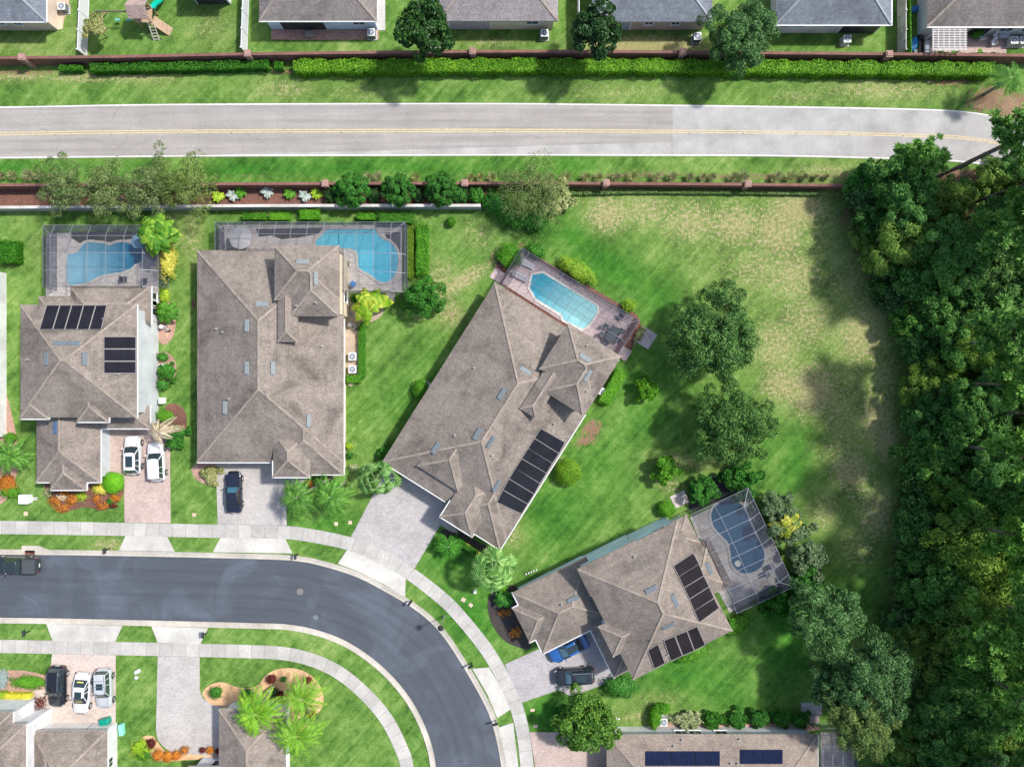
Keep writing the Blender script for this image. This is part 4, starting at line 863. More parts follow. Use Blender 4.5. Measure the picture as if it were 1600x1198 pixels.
def bush(px,py,rx,ry,h,mat,label,group=None,ls=.16,n=None,name='shrub',core=True,asp=.55,ang=0,boxy=False,z0=0.0,cat=None,rough=.08):
    """clipped or loose shrub seen from above: rx, ry half widths in px"""
    c=W(px,py,h*.6); c=Vector((c.x,c.y,0)); a=rx*(H-h)/F; b=ry*(H-h)/F
    Lf=Leaf(); n=n or int(min(6500,max(220,(a*b*math.pi+2*(a+b)*h)*1.25/(ls*ls*asp)*1.3)))
    if boxy:
        u=rng.uniform(-1,1,(n,3)); k_=rng.uniform(size=n); A_=np.array([b*h,a*h,2*a*b]); A_/=A_.sum(); ax_=np.where(k_<A_[0],0,np.where(k_<A_[0]+A_[1],1,2)); u[np.arange(n),ax_]=np.where(ax_==2,1.0,np.sign(u[np.arange(n),ax_]))
    else: u=unit(n)
    if not boxy: u[:,2]=np.where(u[:,2]<-.35,-u[:,2],u[:,2])
    rough=rough*.6 if boxy else rough
    lump=1+rough*np.sin(u[:,0]*6+u[:,1]*5+rng.uniform(0,6))+rng.normal(size=n)*rough*.6
    P=u*np.array([a,b,h*.5])*lump[:,None]+np.array([0,0,h*.5]); Nn=(u**5 if boxy else u/np.array([a,b,h*.5])*min(a,b))+rng.normal(size=(n,3))*.4+np.array([0,0,.25])
    Lf.quads(leaves(P,Nn,ls*rng.uniform(.7,1.3,n),ls*asp*rng.uniform(.7,1.3,n)))
    if core and boxy:
        q=[(x*a*.9,y*b*.9,z) for x in(-1,1) for y in(-1,1) for z in(0,h*.84)]; Lf.raw(q,[(0,1,3,2),(4,6,7,5),(0,4,5,1),(2,3,7,6),(1,5,7,3)])
    elif core:
        vs=[];k=14;m_=7
        for i in range(m_+1):
            for j in range(k):
                ph=math.pi*(i/m_)*.98+.02; t_=2*math.pi*j/k; x,y,z=math.cos(t_)*math.sin(ph),math.sin(t_)*math.sin(ph),math.cos(ph)
                if boxy: x,y,z=[math.copysign(abs(q)**.3,q) for q in(x,y,z)]
                vs.append((x*a*.88,y*b*.88,z*h*.44+h*.47))
        Lf.raw(vs,[(i*k+j,i*k+(j+1)%k,(i+1)*k+(j+1)%k,(i+1)*k+j) for i in range(m_) for j in range(k)])
    me=Lf.mesh(name,mat); o=link(name,me,None,(c.x,c.y,z0),R(ang)); return tag(o,label,cat or ('hedge' if boxy else 'shrub'),group)
def grassy(px,py,rpx,h,mat,label,group=None,n=260,name='tussock',cat='plant',w=.05,flat=.6):
    c=W(px,py,h*.4); r=rpx*(H-h)/F; Lf=Leaf(); az=rng.uniform(0,2*math.pi,n); s=rng.uniform(.15,1,n)
    T=np.stack([np.cos(az)*s,np.sin(az)*s,np.full(n,1.15-flat)*rng.uniform(.5,1.2,n)],1); T/=np.linalg.norm(T,axis=1,keepdims=True)
    P=T*(r*.55)*rng.uniform(.7,1.15,n)[:,None]+np.array([0,0,.05]); P[:,2]=np.minimum(P[:,2]*h/r*1.2,h)
    Nn=np.cross(T,np.cross(T,np.array([0,0,1.]))+rng.normal(size=(n,3))*.2); Lf.quads(leaves(P,Nn,r*1.0,w,T,.1))
    o=link(name,Lf.mesh(name,mat),None,(c.x,c.y,0)); return tag(o,label,cat,group)
def palm(px,py,kind,rpx,h,label,mat,group=None,nf=16,base=None,name='palm_tree',cat='palm tree',droop=.5,trunks=True,deadn=0):
    """kind feather | fan | banana. px,py = crown centre as seen"""
    c=W(px,py,h); b=W(*base) if base else Vector((c.x,c.y,0)); lean=Vector((c.x-b.x,c.y-b.y)); r=rpx*(H-h)/F
    root=empty(name,(b.x,b.y,0),0,label,cat,group); Lf=Leaf(); V=[];Fc=[];
    nf=min(nf,24) if kind=='fan' else nf
    for i in range(nf):
        az=i*2.39996+random.uniform(-.2,.2); el=.15+1.0*((i*7)%nf)/nf; L_=r*random.uniform(.85,1.1)*(1.0 if el<.8 else .85)*((1.0,.62,.85)[i%3] if kind=='fan' else 1)
        d=Vector((math.cos(az),math.sin(az),0)); pts=[]; m_=9
        for k in range(m_+1):
            s=k/m_; hor=L_*s*math.cos(el*(1-s*.4)); ver=L_*(math.sin(el)*s-(droop+.35)*s*s*.9); pts.append(d*hor+Vector((0,0,ver)))
        side=Vector((-d.y,d.x,0))
        dead=i<deadn; mi=1 if dead else 0
        if kind=='banana':
            for k in range(m_):
                s0,s1=k/m_,(k+1)/m_; w0=.26*L_*math.sin(math.pi*min(1,s0*1.0+.02))**.6*.9; w1=.26*L_*max(0,math.sin(math.pi*min(1,s1+.0)))**.6*.9 if k<m_-1 else .02
                dz=Vector((0,0,-.35)); a0,a1=pts[k],pts[k+1]
                vs=[a0,a1,a1+side*w1+dz*w1,a0+side*w0+dz*w0,a1-side*w1+dz*w1,a0-side*w0+dz*w0]
                Lf.raw(vs,[(0,1,2,3),(1,0,5,4)],mi)
        elif kind=='fan':
            st=pts[6]; Lf.raw([pts[0]+side*.03,st+side*.03,st-side*.03,pts[0]-side*.03],[(0,1,2,3)],mi)
            ns=13; tp=pts[m_]-st; up=Vector((0,0,1)); fl=L_*.48
            dd=tp.normalized(); ss=side
            for q in range(ns):
                a=-1.75+3.5*q/(ns-1); e_=dd*math.cos(a)+ss*math.sin(a); e_=e_*fl*(.75+.25*math.cos(a*.6))+Vector((0,0,-.18*fl*abs(math.sin(a)))); w_=.125*fl
                n_=Vector((-e_.y,e_.x,0)); n_=n_.normalized() if n_.length>0 else ss
                md=st+e_*.55; Lf.raw([st,md+n_*w_,st+e_+Vector((0,0,-.12*fl)),md-n_*w_],[(0,1,2,3)],mi)
        else:
            Lf.raw([pts[0]+side*.04,pts[5]+side*.03,pts[5]-side*.03,pts[0]-side*.04],[(0,1,2,3)],mi)
            nl=40
            for q in range(nl):
                s=.12+.88*q/nl; k=min(m_-1,int(s*m_)); p=pts[k].lerp(pts[k+1],s*m_-k); fwd=(pts[k+1]-pts[k]).normalized()
                ll=L_*.25*math.sin(math.pi*min(1,s*.86+.12))**.7+.05
                for sg in(-1,1):
                    e_=(side*sg*.8+fwd*.6+Vector((0,0,-.30+random.uniform(-.25,.15)))).normalized()*ll; w_=fwd*.030*max(1,r/2.2)
                    Lf.raw([p-w_,p+e_*.6-w_*.8,p+e_,p+e_*.5+w_],[(0,1,2,3)],mi)
    o=link('crown',Lf.mesh('crown',[mat,L_dead]),root,(lean.x,lean.y,h))
    if trunks and h>.8:
        mb=MB(); n=6; pts=[Vector((lean.x*(i/n)**1.2,lean.y*(i/n)**1.2,-.1+(h+.1)*i/n)) for i in range(n+1)]
        mb.path(pts,[.19-.05*i/n for i in range(n+1)],9); mb.build('trunk',barkg,root,smooth=True)
    return root
# ------------------------------------------------------------------ trees and shrubs, north to south
tree('broad',665,46,43,8.5,'dark glossy round tree overlapping the brick wall left of the mottled grey roof',mat=L_dark)
tree('broad',932,48,39,8.0,'dark glossy round tree at the corner of the slate roof, beside the thin white fence',mat=L_dark)
tree('oak',1157,57,54,7,'airy light green tree leaning over the hedge between the two slate roofs',mat=L_oak)
G1='thin olive trees over the brick wall at the left'
for i,(x,y,r,l) in enumerate(((100,293,40,'leftmost of the four sparse olive green trees along the brick wall'),(165,298,46,'second from the left of the four sparse olive green trees along the brick wall'),(233,292,50,'third from the left of the four sparse olive green trees along the brick wall'),(292,288,45,'rightmost of the four sparse olive green trees along the brick wall'))):
    tree('olive',x,y,r,5.0+.3*(i%2),l,G1,mat=L_olive)
tree('olive',833,300,52,5.5,'round sparse olive tree standing alone over the brick wall above the curve of the lawn',mat=L_olive)
for i,(x,y,o) in enumerate(((551,298,'left'),(622,299,'middle'),(689,297,'right'))):
    tree('ball',x,y,27,3.6,'%s one of the three round green trees between brick wall and retaining wall'%o,'round trees between the two walls',mat=L_mid)
tree('ball',665,464,34,3.9,'dense round dark green tree at the lower right corner of the long pool cage',mat=L_mid)
tree('oak',1115,524,71,8.2,'large feathery dark tree in the middle of the field, upper of the pair',mat=L_oak,group='big field trees')
tree('oak',1144,663,66,7.6,'large feathery dark tree in the middle of the field, lower of the pair',mat=L_oak,group='big field trees')
tree('broad',916,1128,44,5.0,'bright green bushy tree beside the pink driveway at the bottom',mat=leafm('leaf_fresh',(.03,.10,.012),(.075,.20,.022),(.20,.36,.05)))
tree('loose',1009,610,18,2.2,'small sapling under the upper field tree',mat=L_light); tree('loose',1041,733,20,2.4,'light green sapling on the lawn below the lower field tree',mat=L_light)
tree('oak',1292,965,58,9.0,'large feathery tree at the lower right, just below the pool cage corner',mat=L_oak); tree('oak',1362,1058,64,9.5,'large feathery tree at the lower right, middle of three',mat=L_oak)
tree('oak',1347,1125,56,9,'yellowish feathery tree at the lower right beside the bottom pool cage',mat=leafm('leaf_oak_yellow',(.03,.075,.018),(.08,.155,.04),(.24,.32,.09))); tree('oak',1300,1070,38,7,'small feathery tree between lawn and the lower right trees',mat=L_oak)
tree('loose',148,42,17,3.2,'small sparse yellowish tree leaning on the long white fence',mat=L_gr)
# loose shrubs round the kidney pool
tree('loose',1228,820,34,3.0,'pale green bush at the upper right of the kidney pool cage',mat=leafm('leaf_palegreen',(.06,.12,.045),(.14,.23,.09),(.30,.40,.20)),name='bush',cat='bush'); tree('loose',1262,872,30,2.6,'pale green bush right of the kidney pool cage',mat=MATS['leaf_palegreen'],name='bush',cat='bush')
tree('broad',1258,910,26,2.6,'dark green bush at the lower right corner of the kidney pool cage',mat=L_mid,name='bush',cat='bush'); tree('loose',1212,792,24,2.4,'pale bush at the top corner of the kidney pool cage',mat=MATS['leaf_palegreen'],name='bush',cat='bush')
tree('broad',1212,943,24,1.8,'green bush below the kidney pool cage',mat=L_mid,name='bush',cat='bush')
palm(1232,822,'banana',26,2.8,'banana plant with yellowing leaves beside the kidney pool cage',leafm('leaf_banana_old',(.10,.16,.012),(.30,.36,.04),(.55,.48,.10)),nf=9,name='banana_plant',cat='banana plant')
tree('loose',1097,765,23,2.2,'glossy mid green bush left of the kidney pool cage',mat=L_mid,name='bush',cat='bush'); tree('loose',1157,748,32,2.4,'dark green bush at the top left of the kidney pool cage',mat=L_mid,name='bush',cat='bush')
bush(1151,976,24,13,1.3,L_light,'light green shrub row at the right corner of the turned house',ls=.22,ang=26,rough=.2); bush(1084,1022,26,9,.9,L_light,'low bright shrub under the lower eave of the turned house',ls=.2,ang=26,rough=.2)
bush(970,1073,26,17,1.6,L_mid,'dark rounded shrub at the bottom corner of the turned house',ls=.2,rough=.15)
bush(1042,795,14,13,1.4,L_hedge,'small clipped ball shrub at the upper wall of the turned house',ls=.11); bush(888,738,20.5,21,1.9,leafm('leaf_ball',(.05,.17,.006),(.15,.36,.012),(.30,.50,.03)),'large clipped ball shrub on the lawn beside the solar panels',ls=.11)
bush(705,346,7.5,8,1.0,L_hedge,'tiny clipped ball shrub on the lawn below the retaining wall',ls=.09); bush(658,608,13,16,1.4,L_hedge,'rounded green shrub hiding an air conditioner against the angled house',ls=.13)
bush(957,605,9,30,1.2,L_hedge,'clipped hedge around the air conditioner at the right of the angled house',ls=.13,ang=-30,boxy=True)
bush(1024,1120,10,20,1.5,L_hedge,'bright clipped bush left of the bottom house air conditioner',ls=.12,ang=-12); bush(1036,1107,12,8,1.5,L_hedge,'bright clipped bush top end beside the bottom house',ls=.12,ang=10)
bush(903,422,34,14,1.4,leafm('leaf_yellowgreen',(.06,.17,.008),(.17,.34,.02),(.36,.52,.05)),'bright yellow green hedge behind the rectangular pool',ls=.16,ang=-31,rough=.14); bush(983,478,11,10,1.1,MATS['leaf_yellowgreen'],'small yellow green shrub at the right end behind the rectangular pool',ls=.14,rough=.15)
bush(797,398,19,19,1.6,L_hedge,'green shrub at the left corner of the rectangular pool cage',ls=.15,rough=.15); bush(838,392,16,10,1.2,L_mid,'darker shrub at the top corner of the rectangular pool cage',ls=.16,ang=-30,rough=.15)
bush(1000,522,6,14,.7,L_gr,'low mixed planting along the right side of the rectangular pool cage',ls=.14,ang=-30,rough=.25)
for i,(x,y,rx,ry) in enumerate(((776,318,24,15),(800,338,30,16),(835,345,20,16),(745,306,14,12),(716,303,16,13))):
    bush(x,y,rx,ry,1.7,L_mid,['glossy green shrub at the end of the retaining wall','glossy green shrub below the lone olive tree','glossy shrub at the lower right of the lone olive tree','dark shrub between the walls beside the last round tree','dark shrub just right of the last round tree'][i],ls=.2,ang=-25,rough=.18)
tree('loose',872,312,22,2.2,'pale variegated bush right of the lone olive tree',mat=L_var,name='bush',cat='bush')
for i,(x,w) in enumerate(((585,9),(655,9),(517,11))): bush(x,305,w,12,1.3,L_dark,['dark shrub between the first two round trees','dark shrub between the second and third round trees','dark shrub left of the first round tree'][i],ls=.16,rough=.15)
bush(694,318,12,5,.9,L_lime,'small yellow shrub spilling over the retaining wall',ls=.12,rough=.2)
bush(398,339,19,5,1.0,L_hedge,'left clipped low hedge piece behind the long pool cage',ls=.12,boxy=True); bush(437,339,16,5.5,1.0,L_hedge,'middle low hedge piece behind the long pool cage',ls=.12,boxy=True); bush(484,336,16,8,1.1,L_hedge,'right clipped low hedge piece behind the long pool cage',ls=.12,boxy=True)
bush(572,339,14,5,1.0,L_hedge,'low hedge piece above the turquoise pool, left',ls=.12,boxy=True); bush(619,342,28,8,1.1,L_hedged,'wide low hedge piece above the right end of the turquoise pool',ls=.12,boxy=True)
bush(660,391,9.5,42,1.3,L_hedge,'bright vertical clipped hedge right of the long pool cage',ls=.13,boxy=True); bush(641,395,6,42,.9,leafm('leaf_hedge_dull',(.04,.12,.006),(.10,.20,.015),(.2,.3,.03)),'duller vertical clipped hedge right against the long pool cage',ls=.13,boxy=True)
bush(15,394,14,18,1.6,L_hedged,'clipped square bush beside the white house at the left edge',ls=.14,boxy=True)
bush(565,548,5,44,.8,L_hedged,'low narrow hedge beside the two air conditioners of the second house',ls=.12,boxy=True); bush(553,592,12,6,.8,L_hedge,'low hedge end below the two air conditioners',ls=.12,boxy=True)
bush(260,408,14,26,2.0,L_yel,'bright yellow bush under the leaning palm beside the leftmost pool cage',ls=.17,rough=.2)
palm(243,365,'banana',36,4.4,'broad leaved bird of paradise clump over the corner of the leftmost pool cage',leafm('leaf_bop',(.03,.12,.010),(.09,.25,.022),(.28,.42,.05)),nf=22,name='bird_of_paradise',cat='bird of paradise')
palm(258,487,'banana',21,1.7,'green broad leaved plant against the pale wall of the leftmost house',L_light,nf=20,name='broadleaf_plant',cat='plant'); bush(257,461,7,13,1.0,L_lime,'lime shrub just above the broad leaved plant',ls=.16,rough=.2)
tree('loose',263,580,14,1.5,'green bush around the air conditioner of the leftmost house',mat=L_mid,name='bush',cat='bush'); bush(254,601,10,9,.9,L_mid,'low green shrub below the air conditioner of the leftmost house',ls=.17,rough=.2); bush(254,557,9,7,.9,L_mid,'low green shrub above the air conditioner of the leftmost house',ls=.17,rough=.2)
bush(258,650,14,10,1.1,L_light,'light green rounded shrub in the oval bed beside the leftmost house',ls=.14,rough=.15); tree('loose',275,680,19,1.8,'green bush at the foot of the dying palm',mat=L_mid,name='bush',cat='bush')
palm(246,674,'feather',30,3.4,'dying palm with drooping straw coloured fronds beside the white car',L_dead,nf=9,droop=1.0)
palm(14,712,'feather',36,2.6,'short feathery palm in the bed at the left edge',L_palm,nf=20,droop=.5); bush(10,755,14,14,.9,L_orange,'orange and green shrub patch at the left edge',ls=.16,rough=.25); bush(16,684,9,8,1.2,L_hedge,'small green shrub beside the white house corner at the left edge',ls=.14,rough=.2); bush(14,768,14,9,.8,L_light,'light green low shrub below the short palm at the left edge',ls=.16,rough=.25)
bush(176,754,17,17,1.5,leafm('leaf_vivid',(.05,.20,.006),(.11,.40,.010),(.22,.56,.03)),'vivid green clipped ball shrub at the corner of the leftmost driveway',ls=.11); bush(158,763,13,9,.9,L_yel,'yellow shrub beside the vivid green ball shrub',ls=.12,rough=.15)
for i,(x,y,rx,ry,mt,l) in enumerate(((86,782,10,7,L_orange,'orange flowering shrub at the left end of the red mulch bed'),(97,793,12,7,L_orange,'orange flowering shrub at the bottom of the red mulch bed'),(112,781,8,9,L_orange,'orange shrub right of the spiky rosette'),(100,769,7,4,L_orange,'orange shrub directly under the bay eave'),(127,775,9,8,L_lime,'lime spiky plant in the middle of the red mulch bed'),(151,779,6,8,L_orange,'orange shrub left of the blue green agave'),(160,790,10,6,L_orange,'bright orange shrub at the lower right of the red mulch bed'),(180,778,8,6,L_orange,'orange shrub at the right rim of the red mulch bed'),(173,783,6,6,L_mid,'small green agave among orange shrubs'),(75,770,7,7,L_gr,'tan grassy shrub at the left of the red mulch bed'),(96,777,7,6,L_dead,'tan spiky rosette in the red mulch bed'),(177,790,6,4,L_red,'maroon low plant at the bottom right of the red mulch bed'))):
    bush(x,y,rx*.9,ry*.9,.7,mt,l,'front bed plants of the leftmost house',ls=.15,rough=.3,core=False,cat='plant')
tree('loose',330,742,13,.9,'low olive shrub patch at the corner of the second house',mat=L_gr,name='bush',cat='bush')
palm(575,474,'banana',35,3.0,'banana palm with wide yellow green leaves below the long pool cage',leafm('leaf_banana',(.10,.26,.010),(.28,.46,.02),(.62,.62,.08)),nf=9,name='banana_palm',cat='banana plant')
bush(555,466,8,7,.8,L_hedged,'dark low shrub left of the banana palm',ls=.14); bush(598,466,5,8,.9,L_hedged,'dark low shrub right of the banana palm',ls=.14); bush(630,475,14,9,.6,L_mid,'low ground shrub left of the dense round tree',ls=.14,rough=.3,core=False)
palm(587,750,'fan',40,4.0,'fan palm in front of the corner of the angled house',L_palml,nf=15,droop=.75)
palm(462,778,'feather',42,4.2,'feathery palm on the front lawn, left one of the leaning pair',L_palm,nf=16,droop=.7,base=(520,745)); palm(515,777,'feather',42,4.2,'feathery palm on the front lawn, right one of the leaning pair',L_palm,nf=16,droop=.7,base=(538,752))
for i,(x,y,mt,l) in enumerate(((500,755,L_mid,'green shrub under the front eave of the second house'),(523,757,L_mid,'second green shrub under the front eave of the second house'),(484,755,L_orange,'orange shrub at the driveway edge of the second house'),(546,712,L_mid,'round green shrub at the right wall of the second house'),(544,697,L_lime,'small lime shrub at the right wall of the second house'),(552,730,L_var,'variegated shrub near the corner of the second house'))): bush(x,y,10 if i<2 else 6,7 if i<2 else 5,.8,mt,l,ls=.15,rough=.25)
tree('ball',603,708,12,1.2,'dark green shrub at the left front corner of the angled house',mat=L_mid,name='bush',cat='bush'); 
palm(770,890,'fan',39,5.5,'tall fan palm below the pointed corner of the angled house',L_palml,nf=26,droop=.6)
palm(700,855,'feather',24,1.8,'short dark feathery palm beside the front walk of the angled house',L_mid,nf=18); bush(738,860,16,4,.7,L_yel,'yellow clipped strip hedge in front of the angled house',ls=.12,ang=-36,boxy=True); bush(728,853,22,4,.9,L_hedged,'dark clipped strip hedge in front of the angled house',ls=.12,ang=-34,boxy=True)
bush(752,874,10,6,.8,L_mid,'small green shrub at the end of the yellow hedge',ls=.15,rough=.25); palm(787,937,'banana',17,1.4,'glossy broad leaved plant in the dark bed',L_mid,nf=14,name='broadleaf_plant',cat='plant')
bush(790,957,9,5,.6,L_orange,'orange and gold croton in the dark bed',ls=.13,rough=.3,core=False); bush(806,988,8,7,.7,L_orange,'gold croton against the bay wall of the turned house',ls=.13,rough=.3,core=False); bush(786,916,6,12,1.0,L_light,'light green shrub below the tall fan palm',ls=.14,rough=.2)
# bottom left beds and palms
bush(45,1066,28,10,1.0,L_light,'bright green hedge on the front lawn at the bottom left',ls=.16,rough=.2); bush(3,1062,8,14,1.0,L_grey,'silvery shrub at the very left of the bottom lawn bed',ls=.15,rough=.2); bush(28,1092,22,10,.8,L_yel,'bright yellow low hedge at the bottom left',ls=.14,boxy=True); bush(0,1090,10,10,.8,L_lime,'lime low hedge left of the yellow one',ls=.14,boxy=True)
bush(61,1098,10,9,.9,L_red,'maroon shrub beside the black parked car',ls=.14,rough=.3,core=False)
for i,(x,y,r,mt,l) in enumerate(((337,1082,10,L_mid,'round green shrub at the left end of the tan mulch island'),(386,1085,10,L_mid,'dark green spreading shrub in the tan mulch island'),(424,1061,7.5,L_red,'maroon ball shrub at the upper left of the round mulch island'),(481,1063,6,L_red,'maroon shrub at the top right of the mulch island'),(438,1084,5.5,L_red,'maroon shrub in the middle of the mulch island'),(486,1118,8,L_red,'maroon ball shrub at the right tip of the mulch island'),(427,1083,9,L_dark,'dark green shrub beside the middle maroon shrub'),(443,1061,4,L_mid,'tiny green shrub near the top of the mulch island'))):
    bush(x,y,r,r*.9,.9,mt,l,'mulch island shrubs',ls=.13,rough=.2)
for i,(x,y,rr,l,bs) in enumerate(((398,1116,48,'queen palm with long feathery fronds over the bottom dark roof',(428,1070)),(470,1092,40,'queen palm over the right side of the mulch island',(486,1112)),(462,1150,48,'queen palm at the bottom, right of the dark roof',(452,1140)))): palm(x,y,'feather',rr,5.0,l,L_lemon,nf=17,droop=.55,base=None if i==2 else bs)
for i,(x,y,r,mt,l) in enumerate(((220,1170,15,L_lime,'yellow green round shrub at the lower driveway bed'),(224,1178,12,L_light,'bright green rosette beside the yellow green shrub'),(235,1162,8,L_red,'maroon shrub above the yellow green shrub'),(247,1180,9,L_orange,'copper shrub in the lower bed, left'),(262,1182,9,L_orange,'copper shrub in the lower bed, middle'),(275,1180,8,L_orange,'copper shrub in the lower bed, right'),(288,1172,6,L_orange,'copper ball shrub by the stone arch'),(316,1172,4.5,L_red,'small maroon shrub left of the gold one'),(328,1172,6,L_orange,'gold shrub beside the entry window'),(340,1173,4,L_red,'small maroon shrub beside the gutter'))): bush(x,y,r,r*.9,.8,mt,l,'lower bed shrubs',ls=.13,rough=.25)
# bottom house planting
tree('loose',1075,1125,17,.9,'pale variegated shrub left in the strip above the bottom house',mat=L_var,name='bush',cat='bush')
bush(1070,1124,25,8,.9,L_var,'pale variegated low hedge above the bottom house',ls=.14,rough=.2)
for i,x in enumerate((1115,1150,1185,1222,1250)): tree('loose',x,1123,15,1.3,'dark green bush, %s from the left of the five above the bottom house'%ords[i],'dark bushes above the bottom house',mat=L_mid,name='bush',cat='bush')
# hedges along the brick walls
def hedge(pts,wpx,h,mat,label,ls=.19,z0=0):
    P=[W(x,y,h*.7) for x,y in pts]; q=resample([(p.x,p.y) for p in P],60); L_=sum(math.hypot(a[0]-b[0],a[1]-b[1]) for a,b in zip(q,q[1:])); w=wpx*(H-h)/F/2; c=Vector((q[0][0],q[0][1],0))
    n=int((L_*2*w+2*L_*h)*2.6/(ls*ls*.55)); Lf=Leaf(); s=rng.uniform(0,1,n); qx=np.array(q); ii=s*(len(q)-1); xs=np.interp(ii,np.arange(len(q)),qx[:,0]); ys=np.interp(ii,np.arange(len(q)),qx[:,1])
    pr=rng.uniform(0,2*h+2*w,n); ca=np.where(pr<h,-1.0,np.where(pr<h+2*w,(pr-h)/w-1,1.0)); sa=np.where(pr<h,pr/h*2-1,np.where(pr<h+2*w,1.0,(pr-h-2*w)/h*2-1))
    rd=np.maximum(0,np.abs(ca)+np.maximum(sa,0)-1.72)*.35; ca=ca*(1-rd); sa=sa*(1-rd)
    wob=1+.10*np.sin(xs*1.3)+.08*np.sin(xs*3.1)+rng.normal(size=n)*.06
    P=np.stack([xs-c.x,ys-c.y+ca*w*wob,np.maximum(.03,h*.5+sa*h*.5*wob)],1); Nn=np.stack([np.zeros(n),ca**3,np.maximum(sa,0)**3],1)+rng.normal(size=(n,3))*.4
    Lf.quads(leaves(P,Nn,ls*rng.uniform(.7,1.3,n),ls*.6*rng.uniform(.7,1.3,n)))
    for k in range(len(q)-1):
        x0,y0=q[k][0]-c.x,q[k][1]-c.y; x1,y1=q[k+1][0]-c.x,q[k+1][1]-c.y; e=w*.8; t_=h*.72
        Lf.raw([(x0,y0-e,0),(x0,y0-e,t_),(x0,y0+e,t_),(x0,y0+e,0),(x1,y1-e,0),(x1,y1-e,t_),(x1,y1+e,t_),(x1,y1+e,0)],[(0,4,5,1),(1,5,6,2),(2,6,7,3)])
    return tag(link('hedge',Lf.mesh('hedge',mat),None,(c.x,c.y,z0)),label,'hedge')
hedge([(95,107),(130,106.5)],9,.9,L_hedged,'short dark green hedge piece at the left below the brick wall')
hedge([(142,107),(250,105),(421,101.5)],13,1.1,L_hedged,'long green hedge on the left below the brick wall, ending at the white fence line')
hedge([(430,103),(443,103)],12,1.0,L_hedged,'short round hedge stub between the two long hedges')
hedge([(459,105),(600,104.5),(800,103.5),(1000,104),(1200,106),(1400,108),(1550,110)],20,1.4,leafm('leaf_long_hedge',(.025,.11,.006),(.09,.28,.010),(.25,.46,.04)),'very long bright green clipped hedge along the brick wall north of the road')
hedge([(1418,0),(1419,45),(1420,88)],9,1.4,L_hedge,'vertical green hedge beside the weathered white fence at the top right')
hedge([(1430,86),(1480,86),(1570,87)],5,.9,L_hedged,'low planting strip along the brick wall below the pergola patio')
hedge([(880,303),(1000,300),(1150,301),(1280,303)],5,.5,leafm('leaf_strip',(.05,.13,.02),(.14,.26,.06),(.3,.40,.14)),'low ragged green strip along the foot of the brick wall above the field')
tx_=[(843,.8),(862,.9),(885,1.5),(915,1.3),(935,1.2),(962,1.4),(988,1.5),(1025,1.4),(1050,1.4),(1077,1.1),(1098,1.0),(1113,1.1),(1145,1.5),(1160,1.7),(1213,1.5),(1235,1.5),(1256,1.1),(1274,.8),(1290,.8),(575,1.2),(590,1.3),(650,1.1),(735,1.0),(750,1.1),(768,1.2),(45,1.6),(20,1.2),(3,1.0),(62,1.4)]
for i,(x,k) in enumerate(tx_): grassy(x,277 if x>200 else 274,9*k,.7*k+.2,L_gr,'straw tipped grass tuft in the mulch strip just north of the lower brick wall','grass tufts along the brick wall',n=150,w=.05)
for i,(x,y,mt,l) in enumerate(((375,300,L_light,'green rosette plant at the left of the red mulch strip'),(363,305,L_grey,'small silvery plant beside the green rosette'),(417,300,L_grey,'silver blue agave in the red mulch strip'),(452,302,L_light,'bright green rosette, middle of the red mulch strip'),(476,306,L_grey,'silvery round succulent in the red mulch strip'),(494,302,L_lime,'lime rosette plant near the pillar'),(340,306,L_lime,'lime plant at the left end of the red mulch strip'))):
    palm(x,y,'banana',11,.5,l,mt,nf=11,name='rosette_plant',cat='plant',trunks=False,droop=.2)
palm(1580,122,'feather',36,4.5,'feathery palm at the top right where the road bends',L_palm,nf=18,droop=.6)
palm(1531,82,'banana',8,.8,'small bright palm on the pergola patio',L_light,nf=9,name='potted_palm',cat='plant',trunks=False)
for x,y,r,l in ((1470,84,8,'leafy plant below the pergola, left'),(1490,84,8,'leafy plant below the pergola, right')): palm(x,y,'banana',r,.8,l,L_light,nf=9,name='leafy_plant',cat='plant',trunks=False)
bush(1527,54,8,5,1.2,L_mid,'dark shrub beside the patio chairs at the top right',ls=.15,rough=.3)
grassy(105,108,8,.7,L_grey,'silvery plant clump in the bed at the far left below the brick wall',n=120)
# ------------------------------------------------------------------ the wood on the right
random.seed(21)
def band_label(y): 
    return ('beside the road bend' if y<330 else 'beside the upper brown field' if y<520 else 'level with the pair of field trees' if y<760 else 'level with the kidney pool' if y<960 else 'in the lower right corner')
WG='woodland trees along the right edge'
def woodtree(bx,by,h,rm,mat,kind='wood',lab='broad leaved dark green tree in the wood'):
    zc=max(h-rm*.8,1); b=W(bx,by); px=800+b.x*F/(H-zc); py=599-b.y*F/(H-zc); rpx=rm*F/(H-h*.7)
    tree(kind,px,py,rpx,h,lab+' '+band_label(by),WG,mat=mat)
def exx(y): return float(np.interp(y,[e[0] for e in EDGE],[e[1] for e in EDGE]))
